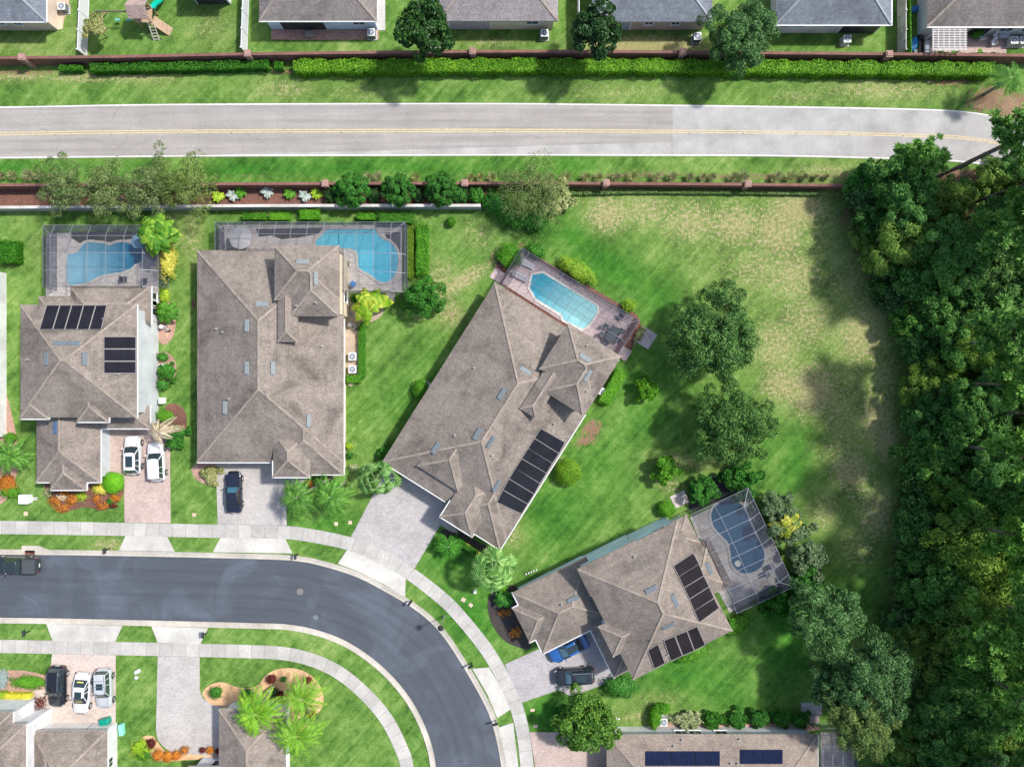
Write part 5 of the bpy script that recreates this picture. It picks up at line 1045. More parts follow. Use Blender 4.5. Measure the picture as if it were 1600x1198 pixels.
# understorey edge
for x,y,h,r,mt,l in ((1345,300,4,2.6,L_mid,'rounded dark bush tree at the end of the lower brick wall'),(1380,318,5,2.8,L_wood,'green bush tree just right of the wall end'),(1420,305,4,2.4,L_wood,'low green thicket left of the leaning pine trunk'),(1440,335,6,3.0,L_wood2,'green tree between the leaning pine trunk and the sandy clearing'),(1478,312,3,2.0,L_wood,'low thicket right of the leaning pine trunk'),(1530,290,3.5,2.4,L_wood2,'low thicket below the road bend'),(1560,270,3,2.2,L_wood,'low bush at the right edge by the road'),(1590,300,6,3.0,L_wood,'green tree at the right edge below the road bend'),(1560,355,7,3.2,L_wood2,'light green tree right of the sandy clearing')): 
    b_=W(x,y); z_=h*.6; tree('spray',800+b_.x*F/(H-z_),599-b_.y*F/(H-z_),r*F/(H-h*.7),h,l,WG,mat=mt)
y=296
while y<1300:
    e=exx(y); r=random.uniform(1.7,2.7); woodtree(e+16+random.uniform(-6,10),y,random.uniform(2.6,4.6),r,random.choice([L_wood,L_wood,L_wood2,L_oak]),random.choice(['wood','spray']),'low bushy edge tree of the wood'); y+=random.uniform(24,34)
y=300
while y<1320:
    e=exx(y); woodtree(e+52+random.uniform(-10,14),y,random.uniform(5,8.5),random.uniform(2.6,3.6),random.choice([L_wood,L_wood,L_wood2]),random.choice(['wood','spray']),'mid height tree inside the wood edge'); y+=random.uniform(38,52)
for col_,(dx,st) in enumerate(((98,62),(150,66),(205,74),(262,110))):
    y=352+col_*10
    while y<1330:
        e=exx(y); bx=e+dx+random.uniform(-14,14)
        if not (bx<1520 and 320<y<365): woodtree(bx,y,random.uniform(6.5,10.5),random.uniform(3.2,4.6),random.choice([L_wood,L_wood,L_wood2,L_oak]),random.choice(['wood','spray','oak','oak']),'tall leafy tree deep in the wood')
        y+=random.uniform(st*.85,st*1.2)
PG='tall pines of the wood'
pn=[(1500,345,18),(1470,395,17),(1452,540,17),(1462,600,18),(1505,640,19),(1455,690,17),(1500,735,18),(1462,800,17),(1510,850,19),(1480,905,17),(1520,960,18),(1468,1010,17),(1500,1070,18),(1470,1130,17),(1520,1180,18),(1440,940,15),(1480,1240,17),(1570,560,17),(1575,760,17),(1575,960,17),(1580,1140,17)]
for x,y,h in pn: pine(x,y,h+random.uniform(-1.5,1.5),random.uniform(2.9,3.9),'tall pine with round needle tufts '+band_label(y),PG)
pine(1455,281,17,3.6,'tall leaning pine whose bare trunk crosses the road edge at the right',lean=(1.2,.2)); pine(1505,322,17,3.4,'tall pine just below the leaning one at the road bend',lean=(1.5,.0))
pine(1362,300,9,2.6,'shorter pine in front of the brick wall end, boughs over the grey road',lean=(1.5,1.5))
pine(1560,318,17,3.4,'pine behind the leaning one at the right edge')
pine(1496,262,16,2.3,'sparse pine at the verge whose loose boughs hang over the road end',lean=(1.0,.6)); pine(1590,240,17,2.8,'pine at the right edge north of the clearing',lean=(-.5,.8))
# undergrowth of the wood, added to lighten its near-black gaps
n=52000; yy=rng.uniform(285,1330,n); xx=np.interp(yy,[e[0] for e in EDGE],[e[1] for e in EDGE])+rng.uniform(-4,1,n)*0+rng.uniform(0,1,n)**.8*300+6; k_=~((xx<1535)&(xx>1480)&(yy>318)&(yy<368)); xx=xx[k_]; yy=yy[k_]; n=len(xx)
P=np.stack([(xx-800)*H/F,(599-yy)*H/F,rng.uniform(.1,1.3,n)*(.5+.5*np.sin(xx*.11)*np.sin(yy*.13)**2)],1); P[:,2]=np.maximum(P[:,2],.08); Lf=Leaf(); Lf.quads(leaves(P,unit(n)*.5+np.array([0,0,.9]),.45*rng.uniform(.6,1.4,n),.2*rng.uniform(.6,1.4,n)))
tag(link('undergrowth',Lf.mesh('undergrowth',L_wood)),'low tangled green undergrowth added over the dark floor of the wood','undergrowth',kind='stuff')
# trees out of the frame at the upper right whose shade falls across the road bend
# ------------------------------------------------------------------ walls and fences
brick=speck('brick_red_brown',(.13,.052,.038),(.20,.088,.066),(.29,.15,.12),5,.8); pil_m=speck('brick_pillar',(.24,.13,.10),(.34,.20,.165),(.46,.30,.25),5,.8); cap_m=speck('brick_cap',(.12,.052,.040),(.185,.085,.066),(.27,.145,.118),5,.8); retm=speck('retaining_block',(.30,.30,.32),(.38,.38,.40),(.46,.46,.48),4,.5); retc=speck('retaining_cap',(.44,.42,.38),(.52,.49,.45),(.60,.57,.53),4,.5)
def wall(name,pts,w,h,mats,label,pillars=(),cat='wall',capo=.05,caph=.08,ph=.25,pw=.62):
    P=[W(*p) for p in pts]; c=P[0]; q=[(p.x-c.x,p.y-c.y) for p in P]; root=empty(name,(c.x,c.y,0),0,label,cat)
    A=offs(q,w/2); B=offs(q,-w/2); mb=MB(); mb.ribbon(A,B,-.1,h-caph); mb.build('wall_body',mats[0],root)
    A=offs(q,w/2+capo); B=offs(q,-w/2-capo); mb=MB(); mb.ribbon(A,B,h-caph,h); mb.build('coping',mats[1],root)
    for p in pillars:
        p=W(*p); mb=MB(); mb.box((p.x-c.x,p.y-c.y,(h+ph)/2),(pw,pw,h+ph)); k=mb.build('pillar',mats[2],root)
        mb=MB(); mb.box((p.x-c.x,p.y-c.y,h+ph+.05),(pw+.14,pw+.14,.1)); mb.box((p.x-c.x,p.y-c.y,h+ph+.13),(pw-.1,pw-.1,.08)); mb.build('pillar_cap',mats[2],k)
    return root
nw=smooth([(-300,103.5),(0,101.5),(200,99.5),(400,95.5),(800,91.5),(1200,94),(1560,97.5),(1700,100)],6)
wall('brick_wall',nw,.22,1.8,(brick,cap_m,pil_m),'long red brown brick wall running across the top, behind the hedge',[(53,102),(397,96.5),(740,93),(1060,94),(1375,97.5)])
wall('brick_wall',smooth([(-200,297),(0,295.5),(400,293.5),(800,292.5),(1100,294),(1318,296)],6),.22,1.7,(brick,cap_m,pil_m),'red brown brick wall south of the road, running behind the gardens and the field',[(515,294),(728,293),(944,293),(1160,294.5)])
wall('retaining_wall',smooth([(-200,330),(0,329),(400,326.5),(752,326)],6),.26,1.5,(retm,retc),'low pale topped retaining wall above the back lawns',cat='retaining wall',capo=.03,caph=.1)
vin=plain('white_vinyl',(.60,.61,.62),.5,var=.05); vind=speck('white_vinyl_weathered',(.25,.23,.19),(.48,.47,.43),(.66,.66,.65),.7,1.6)
def fence(pts,h,label,mat,dirty=False):
    P=[W(*p) for p in pts]; c=P[0]; root=empty('vinyl_fence',(c.x,c.y,0),0,label,'fence'); a=Vector((0,0,0)); b=P[-1]-c; L_=b.length; d=b.normalized(); n=max(2,round(L_/2.4))
    mb=MB(); mb.bar(a+Vector((0,0,h/2)),b+Vector((0,0,h/2)),.05,h-.1); mb.build('panel',mat,root); mb=MB(); mb.bar(a+Vector((0,0,h)),b+Vector((0,0,h)),.09,.12); mb.bar(a+Vector((0,0,.1)),b+Vector((0,0,.1)),.09,.14); mb.build('rail',mat,root)
    for i in range(n+1):
        p=a+d*(L_*i/n); mb=MB(); mb.box((p.x,p.y,(h+.12)/2),(.13,.13,h+.12)); mb.box((p.x,p.y,h+.15),(.17,.17,.05)); mb.build('post',mat,root)
fence([(142,-60),(136,89)],1.8,'long white vinyl fence between the slate roofed house and the playset lawn',vin); fence([(391,-60),(386,86)],1.8,'white vinyl fence between the playset lawn and the blue walled house',vin)
fence([(902,-60),(903,84)],1.8,'thin looking white vinyl fence beside the dark tree at the top centre',vin); fence([(1402,-60),(1402,89)],1.8,'weathered white vinyl fence with a dirty face beside the vertical hedge',vind); fence([(388,87),(436,86)],.4,'short low white fence piece on top of the brick wall line',vin); fence([(1118,-60),(1160,-12)],1.6,'fence piece hidden at the top between two slate roofs',vin)


# ------------------------------------------------------------------ small things
acm=plain('ac_case',(.62,.63,.62),.5); acb=plain('ac_case_dark',(.16,.19,.19),.5); grl=plain('ac_fan',(.10,.12,.16),.5)
def ac(px,py,label,mat=acm,s=.85,h=.8,rz=0,pad=True):
    c=W(px,py,h); root=empty('air_conditioner',(c.x,c.y,0),R(rz),label,'air conditioner','air conditioning units')
    mb=MB(); mb.box((0,0,h/2+.05),(s,s,h-.06)); mb.build('case',mat,root,bevel=.05); 
    mb=MB(); mb.box((0,0,h+.045),(s*1.02,s*1.02,.04)); o=mb.build('top_plate',acm,root,bevel=.015)
    mb=MB(); n=24
    mb.tube((0,0,h+.05),(0,0,h+.075),s*.40,s*.40,20); f=mb.build('fan_guard',grl,root)
    mb=MB()
    for k in range(5):
        a=k*2*math.pi/5; mb.bar((math.cos(a)*.06,math.sin(a)*.06,h+.085),(math.cos(a+.5)*s*.36,math.sin(a+.5)*s*.36,h+.085),.09,.012)
    mb.tube((0,0,h+.07),(0,0,h+.11),.09,.09,10); mb.build('fan',plain('fan_blade',(.42,.46,.52),.5),f)
    if pad: mb=MB(); mb.box((0,0,.04),(s+.25,s+.25,.1)); mb.build('pad',concrete,root)
ac(96,10,'dark cased air conditioner beside the slate roof in the top left corner',acb); ac(580,51,'air conditioner at the right end of the brick patio',acb); ac(851,52,'round dark air conditioner below the mottled roof',acb); ac(1090,57,'air conditioner beside the brown wall and the airy tree',acb)
ac(1324,61,'white topped air conditioner below the dark lanai of the top right slate house'); ac(1585,63,'left air conditioner on the dark pad at the top right'); ac(1600,63,'right air conditioner on the dark pad at the top right')
ac(550.5,557,'upper of the two air conditioners right of the second house'); ac(550.5,577,'lower of the two air conditioners right of the second house'); ac(254,575,'air conditioner framed by shrubs beside the pale wall of the leftmost house'); ac(666,604,'air conditioner beside the rounded shrub at the left wall of the angled house',rz=58); ac(943,613,'air conditioner inside the hedge at the right wall of the angled house',rz=58); ac(1037,1128,'air conditioner beside the bright bush above the bottom house')
def boxy(name,px,py,dims,h0,mat,label,cat,rz=0,lid=None,bev=.03,extra=None):
    c=W(px,py,dims[2]+h0); root=empty(name,(c.x,c.y,0),R(rz),label,cat)
    mb=MB(); mb.box((0,0,h0+dims[2]/2),dims); mb.build('body',mat,root,bevel=bev)
    if lid: mb=MB(); mb.box((0,0,h0+dims[2]+.03),(dims[0]*1.06,dims[1]*1.06,.06)); mb.build('lid',lid,root,bevel=.02)
    if extra: extra(root)
    return root
ucab=plain('utility_cabinet',(.62,.66,.62),.5)
boxy('utility_cabinet',37,780,(1.1,1.0,.75),0,ucab,'pale utility cabinet on the front lawn at the left','utility cabinet',lid=plain('cabinet_lid',(.66,.70,.66),.5))
def uslab(px,py,w,d,label,rz=0,mat=None): boxy('meter_cover',px,py,(w,d,.05),0,mat or speck('meter_lid',(.48,.33,.24),(.62,.45,.34),(.7,.55,.45),6,1),label,'meter cover',rz,bev=.01)
uslab(53,779,.8,.4,'small concrete step beside the utility cabinet',mat=concrete); uslab(40,802,.45,.45,'square meter cover on the lawn below the utility cabinet'); uslab(303,804,.4,.4,'round valve cover on the lawn between the first two driveways'); uslab(724,937,.5,.45,'orange tinted meter cover on the curved front lawn',rz=-30); uslab(735.5,945,.45,.4,'paler meter cover beside the orange one',rz=-40); uslab(832,1109,.5,.3,'meter cover on the dark grass near the lower driveway'); uslab(837,1134,.5,.3,'second meter cover closer to the pink driveway'); uslab(525,818,.4,.4,'valve cover on the lawn under the leaning palms'); uslab(547,816,.4,.4,'second valve cover right of the first under the leaning palms')
boxy('drain_inlet',46.5,863,(1.15,.5,.04),.10,speck('drain_iron',(.08,.035,.025),(.16,.07,.05),(.22,.11,.08),8,1),'rusty storm drain grate in the kerb above the pickup','drain grate',bev=.01)
def manhole(px,py,label): 
    c=W(px,py); mb=MB(); mb.tube((0,0,-.02),(0,0,.022),.38,.38,24); tag(mb.build('manhole_cover',plain('manhole_iron',(.17,.155,.14),.6),loc=(c.x,c.y,0)),label,'manhole cover')
manhole(469,924,'round tan manhole cover in the middle of the curved street')
# boulders, planks, garden bits
uslab(1008,527,2.1,2.0,'square gravel slab at the corner of the rectangular pool cage',rz=-32,mat=speck('gravel_slab',(.32,.27,.26),(.48,.42,.41),(.66,.60,.58),5,1)); uslab(975,552,1.3,1.4,'pink paver landing at the right end of the rectangular pool cage',rz=-32,mat=deckpk); uslab(777,430,1.3,1.3,'pink paver landing at the left end of the rectangular pool cage',rz=-32,mat=deckpk); uslab(610,466,1.0,1.3,'paver landing below the long pool cage',mat=deckg); uslab(1268,1107,2.4,1.4,'pale gravel slab above the bottom pool cage',mat=MATS['gravel_slab']); uslab(1271,1122,1.3,1.0,'pink paver landing above the bottom pool cage',mat=deckpk); uslab(1062,780,1.8,1.5,'pale stone pad left of the kidney pool cage',rz=25,mat=MATS['gravel_slab'])
slab('patio',[(424,47),(592,47),(592,62),(500,63),(424,62)],.04,paver('brick_patio',(.36,.20,.16),(.50,.32,.26))); slab('patio',[(1436,42),(1572,42),(1572,86),(1436,86)],.04,paver('patio_pavers',(.44,.31,.27),(.55,.42,.37))); slab('patio',[(1570,42),(1640,42),(1640,74),(1570,74)],.045,plain('dark_pad',(.05,.05,.055),.7))
slab('patio',[(72,-60),(108,-60),(108,16),(100,30),(98,46),(72,46)],.03,speck('tan_patio',(.42,.30,.22),(.54,.40,.30),(.62,.48,.38),5,.6)); slab('path',[(588,-60),(602,-60),(602,48),(588,48)],.05,concrete)
# pergola
def pergola():
    z=2.5; a=W(1457,46,z); b=W(1507,80,z); root=empty('pergola',((a.x+b.x)/2,(a.y+b.y)/2,0),0,'white lattice pergola on the patio of the top right house','pergola'); c=Vector(((a.x+b.x)/2,(a.y+b.y)/2,0)); w,d=(b.x-a.x)/2,(a.y-b.y)/2; pw=plain('pergola_white',(.62,.58,.56),.6)
    for sx in(-1,1):
        for sy in(-1,1): mb=MB(); mb.box((sx*(w-.3),sy*(d-.25),z/2),(.14,.14,z)); mb.build('post',pw,root)
    mb=MB()
    for k in range(7): x=-w+2*w*k/6; mb.box((x,0,z+.08),(.07,2*d,.15))
    mb.build('beams',pw,root); mb=MB()
    for k in range(14): y=-d+2*d*k/13; mb.box((0,y,z+.19),(2*w+.3,.06,.07))
    mb.build('slats',pw,root)
pergola()
# kayak, sofa, chairs, umbrella, table
def hull(name,px,py,L_,w,h,rz,mat,label,cat,lie=0):
    c=W(px,py,h); mb=MB(); n=12; 
    ring=[]
    for i in range(n+1):
        s=-1+2*i/n; k=max(.03,(1-abs(s)**2.4)); ring.append([(s*L_/2,math.cos(t)*w/2*k,h*.55+math.sin(t)*h*.5*k*(1 if math.sin(t)>0 else .8)) for t in np.linspace(0,2*math.pi,11)[:-1]])
    vs=[p for r_ in ring for p in r_]; m_=10; fs=[(i*m_+j,(i+1)*m_+j,(i+1)*m_+(j+1)%m_,i*m_+(j+1)%m_) for i in range(n) for j in range(m_)]; mb.add(vs,fs); o=mb.build(name,mat,None,smooth=True,loc=(c.x,c.y,0),rz=R(rz)); tag(o,label,cat); return o
hull('kayak',1429,68,2.0,1.0,.5,70,plain('kayak_blue',(.02,.22,.50),.35),'blue upturned plastic boat between the vertical hedge and the patio','boat')
hull('kayak',1432,13,1.5,.8,.4,20,plain('float_blue',(.03,.16,.38),.4),'blue and white pool float in the shaded side yard at the top right','pool float')
sofam=plain('cushion_grey',(.38,.42,.48),.8); wick=plain('wicker_dark',(.06,.05,.05),.7)
def sofa(px,py,rz,label,L_=1.8,mat=sofam):
    c=W(px,py,.5); root=empty('patio_sofa',(c.x,c.y,0),R(rz),label,'patio sofa'); mb=MB(); mb.box((0,0,.2),(L_,.75,.3)); mb.box((0,.36,.42),(L_,.12,.6)); mb.box((-L_/2,0,.32),(.1,.8,.5)); mb.box((L_/2,0,.32),(.1,.8,.5)); mb.build('frame',wick,root,bevel=.03)
    for k in range(3): mb=MB(); mb.box((-L_/2+L_*(k+.5)/3,-.03,.42),(L_/3-.06,.66,.14)); mb.build('cushion',mat,root,bevel=.04)
sofa(1448,74,90,'grey cushioned sofa left of the pergola')
def chair(name,px,py,rz,mat,label,group=None,seat=.45,w=.55,cat='chair',fr=None):
    c=W(px,py,.6); root=empty(name,(c.x,c.y,0),R(rz),label,cat,group); fr=fr or mat
    mb=MB(); mb.box((0,0,seat),(w,w,.06)); mb.build('seat',mat,root,bevel=.02); mb=MB(); mb.box((-w/2,0,seat+.28),(.06,w,.5),tilt=Matrix.Rotation(-.15,3,'Y')); mb.build('backrest',mat,root,bevel=.02)
    for sx in(-1,1):
        for sy in(-1,1): mb=MB(); mb.tube((sx*w*.44,sy*w*.44,0),(sx*w*.44,sy*w*.44,seat),.022,.018,6); mb.build('leg',fr,root)
    mb=MB()
    for sy in(-1,1): mb.bar((-w/2,sy*w/2,seat+.22),(w/2,sy*w/2,seat+.22),.05,.03)
    mb.build('armrest',fr,root); return root
lightch=plain('chair_pale',(.58,.58,.62),.6)
chair('patio_chair',1535,59,100,lightch,'pale patio chair left of the striped one at the top right'); chair('patio_chair',1557,56,-80,lightch,'pale striped patio chair, upper'); chair('patio_chair',1554,66,-80,lightch,'pale striped patio chair, lower')
boxy('cooler',1570,55,(1.1,.7,.5),0,plain('cooler_grey',(.34,.37,.42),.5),'grey storage chest against the back wall at the top right','storage chest',lid=plain('cooler_lid',(.42,.45,.50),.5)); boxy('planter',1440,58,(.5,.5,.4),0,dark,'dark round pot at the patio corner','plant pot'); boxy('planter',1431,80,(.4,.4,.35),0,acb,'small grey pot at the foot of the blue boat','plant pot')
def sunbed(px,py,rz,label):
    c=W(px,py,.4); root=empty('sun_lounger',(c.x,c.y,0),R(rz),label,'sun lounger','sun loungers on the pink deck'); m_=plain('lounger_grey',(.42,.42,.46),.6)
    mb=MB()
    for k in range(9): mb.box((-.15+k*.14,0,.32),(.11,.6,.03))
    mb.build('slats',m_,root); mb=MB()
    for k in range(5): mb.box((-.30-k*.12,0,.36+k*.07),(.10,.6,.03),tilt=Matrix.Rotation(.5,3,'Y'))
    mb.build('backrest',m_,root); mb=MB(); mb.bar((-.8,-.32,.3),(1.0,-.32,.3),.05,.05); mb.bar((-.8,.32,.3),(1.0,.32,.3),.05,.05); mb.build('frame',m_,root)
    for sx in(-.7,.85):
        for sy in(-.32,.32): mb=MB(); mb.tube((sx,sy,0),(sx,sy,.3),.025,.025,6); mb.build('leg',m_,root)
sunbed(822,411,-25,'upper grey sun lounger at the left end of the rectangular pool'); sunbed(812,431,-25,'lower grey sun lounger at the left end of the rectangular pool')
def umbrella(px,py,r,h,mat,label,n=8,tilt=0,drop=.35):
    c=W(px,py,h); root=empty('umbrella',(c.x,c.y,0),random.uniform(0,1),label,'umbrella'); mb=MB(); top=(0,0,h+drop*.6)
    P=[(math.cos(2*math.pi*k/n)*r,math.sin(2*math.pi*k/n)*r,h-drop*.4) for k in range(n)]
    for k in range(n): a,b=P[k],P[(k+1)%n]; mb.face([top,a,b]); mb.face([a,b,(b[0],b[1],b[2]-.12),(a[0],a[1],a[2]-.12)])
    mb.build('canopy',mat,root); mb=MB(); mb.tube((0,0,0),(0,0,h+drop*.7),.03,.025,8); mb.build('pole',white,root); mb=MB(); mb.tube((0,0,0),(0,0,.1),.28,.25,16); mb.build('base',dark,root); mb=MB()
    for k in range(n): mb.bar((0,0,h+drop*.5),P[k],.02,.02)
    mb.build('ribs',alu,root)
umbrella(375,371,1.35,2.2,plain('canopy_cream',(.42,.41,.41),.8),'cream octagonal umbrella inside the left end of the long pool cage'); umbrella(215,377,.85,2.0,plain('canopy_blue',(.22,.38,.52),.8),'pale blue umbrella at the right end of the leftmost pool')
# table set on the pink deck
c=W(957,522,.75); root=empty('dining_table',(c.x,c.y,0),R(-32),'dark rectangular dining table on the deck right of the rectangular pool','table'); tm=plain('table_slate',(.045,.06,.075),.5)
mb=MB(); mb.box((0,0,.73),(1.1,1.9,.05)); mb.build('tabletop',tm,root,bevel=.03)
for sx in(-1,1):
    for sy in(-1,1): mb=MB(); mb.tube((sx*.45,sy*.85,0),(sx*.45,sy*.85,.71),.035,.03,8); mb.build('leg',tm,root)
for i,(x,y,a,l) in enumerate(((970,495,-120,'dark chair at the upper end of the deck dining table'),(971,517,-212,'dark chair at the right side of the deck dining table, upper'),(965,531,-212,'dark chair at the right side of the deck dining table, lower'),(947,510,-32,'dark chair at the left side of the deck dining table, upper'),(941,523,-32,'dark chair at the left side of the deck dining table, lower'),(944,538,58,'dark chair at the lower end of the deck dining table'))): chair('dining_chair',x,y,a,tm,l,'chairs around the deck table')
chair('pool_chair',541,412,0,dark,'dark chair on the deck left of the turquoise pool'); chair('pool_chair',552,443,60,plain('chair_blue',(.05,.20,.48),.5),'blue chair on the deck below the turquoise pool'); chair('pool_chair',193,436,0,dark,'dark chair on the deck below the leftmost pool, left one'); chair('pool_chair',225,438,90,dark,'dark chair on the deck below the leftmost pool, right one'); chair('pool_chair',1200,897,20,plain('chair_slate',(.16,.18,.21),.6),'slate chair on the deck right of the kidney pool, left one'); chair('pool_chair',1207,886,20,plain('chair_slate',(.16,.18,.21),.6),'slate chair on the deck right of the kidney pool, right one')
boxy('pool_skimmer',1152,776,(.5,.6,.25),0,white,'white box at the top of the kidney pool','pool equipment box')
c=W(1153,880,.08); mb=MB(); mb.tube((0,0,.07),(0,0,.095),.36,.36,24); tag(mb.build('floating_cover',plain('drain_disc',(.55,.56,.50),.6),loc=(c.x,c.y,0)),'round cream disc floating at the lower end of the kidney pool','pool disc')
# pool pump sets
pumpm=plain('pump_white',(.60,.58,.57),.5)
def pump(px,py,label):
    c=W(px,py,.5); root=empty('pool_pump',(c.x,c.y,0),0,label,'pool pump'); mb=MB(); mb.tube((-.2,.1,0),(-.2,.1,.8),.27,.24,12); mb.build('filter',pumpm,root,smooth=False); mb=MB(); mb.tube((.15,-.3,.2),(.6,-.3,.2),.13,.13,10); mb.build('motor',dark,root); mb=MB(); mb.path([(-.2,.1,.7),(.3,.2,.7),(.4,-.3,.5),(.4,-.3,.2)],.04); mb.path([(-.2,-.3,.1),(.2,-.35,.35),(.6,-.1,.3)],.04); mb.build('pipes',pumpm,root)
pump(550,509,'white pool pump and filter above the two air conditioners'); pump(256,512,'pool pump with pipes beside the pale wall of the leftmost house'); boxy('electric_box',251,626,(.5,.7,.8),.2,white,'white meter box on the pale wall above the oval bed','meter box')
boxy('garbage_bin',161,1129,(1.1,.75,.9),0,plain('bin_green',(.0,.24,.17),.4),'green tarpaulin covered bin in front of the bottom left garage','garbage bin',rz=12,bev=.15)
boxy('recycling_bin',188,1141,(.5,1.3,.6),0,plain('bin_mint',(.22,.60,.48),.4),'mint green crates against the white wall at the bottom left','crate stack',rz=5,bev=.05)
boxy('hot_tub',484,52,(1.3,.8,.4),0,plain('tub_grey',(.25,.22,.18),.5),'oval planter tub on the brick patio','planter tub',bev=.18)
boxy('bench',1,395,(.8,1.6,.6),0,white,'white box beside the square bush at the left edge','storage box')
boxy('stone',213,1050,(.7,.45,.45),0,whitew,'white boulder on the strip lawn at the bottom left','boulder',rz=30,bev=.15); boxy('stone',212,1059,(.45,.35,.3),0,whitew,'smaller pale boulder beside the white one','boulder',rz=-20,bev=.12)
boxy('electric_box',742,925,(.35,.3,.6),0,white,'small white post box on the lawn below the tall fan palm','utility post',bev=.03)
boxy('bench',398,1084,(.9,.35,.25),0,concrete,'pale stone bench in the tan mulch island','stone bench',rz=-40,bev=.04)
for i in range(5): boxy('landscape_light',822+i*4.0,897-i*1.7,(.16,.16,.25),0,white,'white garden stone, %s from the left in the row above the blue wall'%ords[i],'garden stone',bev=.05)
for i in range(3): boxy('landscape_stone',959+i*4.0,1122+i*.6,(.2,.2,.2),0,white,'white stepping stone, %s of three right of the bright bushy tree'%ords[i],'garden stone',bev=.06)
# mailboxes
mbm=plain('mailbox_black',(.018,.02,.024),.4)
def mailbox(px,py,rz,label):
    c=W(px,py); root=empty('mailbox',(c.x,c.y,0),R(rz),label,'mailbox','mailboxes along the curved street'); mb=MB(); mb.box((0,0,.5),(.11,.11,1.0)); mb.box((.18,0,.93),(.5,.07,.07)); mb.build('post',mbm,root)
    mb=MB(); vs=[]; 
    for x in(-.25,.35): vs+=[(x,math.cos(t)*.13,1.12+math.sin(t)*.13 if math.sin(t)>0 else 1.12-.12) for t in np.linspace(-.01,math.pi+.01,8)]+[(x,-.13,1.0),(x,.13,1.0)]
    mb.add(vs,[(i,(i+1)%10,10+(i+1)%10,10+i) for i in range(10)]+[tuple(range(10)),tuple(range(19,9,-1))]); b=mb.build('box',mbm,root); mb=MB(); mb.box((.36,0,1.11),(.02,.22,.2)); mb.build('box_door',mbm,b)
mailbox(172,856,-90,'black mailbox on the kerb left of the pink driveway'); mailbox(466,865,-95,'black mailbox on the kerb right of the second driveway apron'); mailbox(643,937,-130,'black mailbox on the outer kerb left of the street lamp'); mailbox(737,1035,-150,'black mailbox on the outer kerb just above the fourth driveway apron'); mailbox(775,1124,-165,'black mailbox at the tip of the small grass triangle'); mailbox(47,985,90,'black mailbox on the lower verge at the far left'); mailbox(323,988,90,'black mailbox on the lower verge right of the second lower apron')
# street lamp
c=W(694,962); root=empty('street_lamp',(c.x,c.y,0),0,'black post top street lamp on the outer verge of the curve','street lamp'); mb=MB(); mb.tube((0,0,0),(0,0,.5),.13,.09,10); mb.tube((0,0,.5),(0,0,3.7),.06,.045,10); mb.build('post',plain('lamp_grey',(.20,.21,.22),.5),root)
mb=MB(); mb.tube((0,0,3.65),(0,0,4.1),.12,.20,12); mb.build('lantern',plain('lamp_glass',(.5,.5,.48),.3),root); mb=MB(); mb.tube((0,0,4.1),(0,0,4.18),.33,.30,16); mb.tube((0,0,4.18),(0,0,4.40),.28,.05,16); mb.build('cap',mbm,root)
# road studs
for i,x in enumerate((86,173,280,362,453,534,621,713,773,886,1076,1161,1244,1327,1411,1494)):
    for yy in ((207-2 if 0 else 199.5),): 
        p=W(x,float(np.interp(x,[0,400,800,1200,1500],[212,207.5,207.3,209,214]))); mb=MB(); mb.box((0,0,.03),(.10,.10,.03)); tag(mb.build('road_stud',dark,loc=(p.x,p.y,0),bevel=.01),'small dark road stud in the row along the yellow line','road stud','road studs')
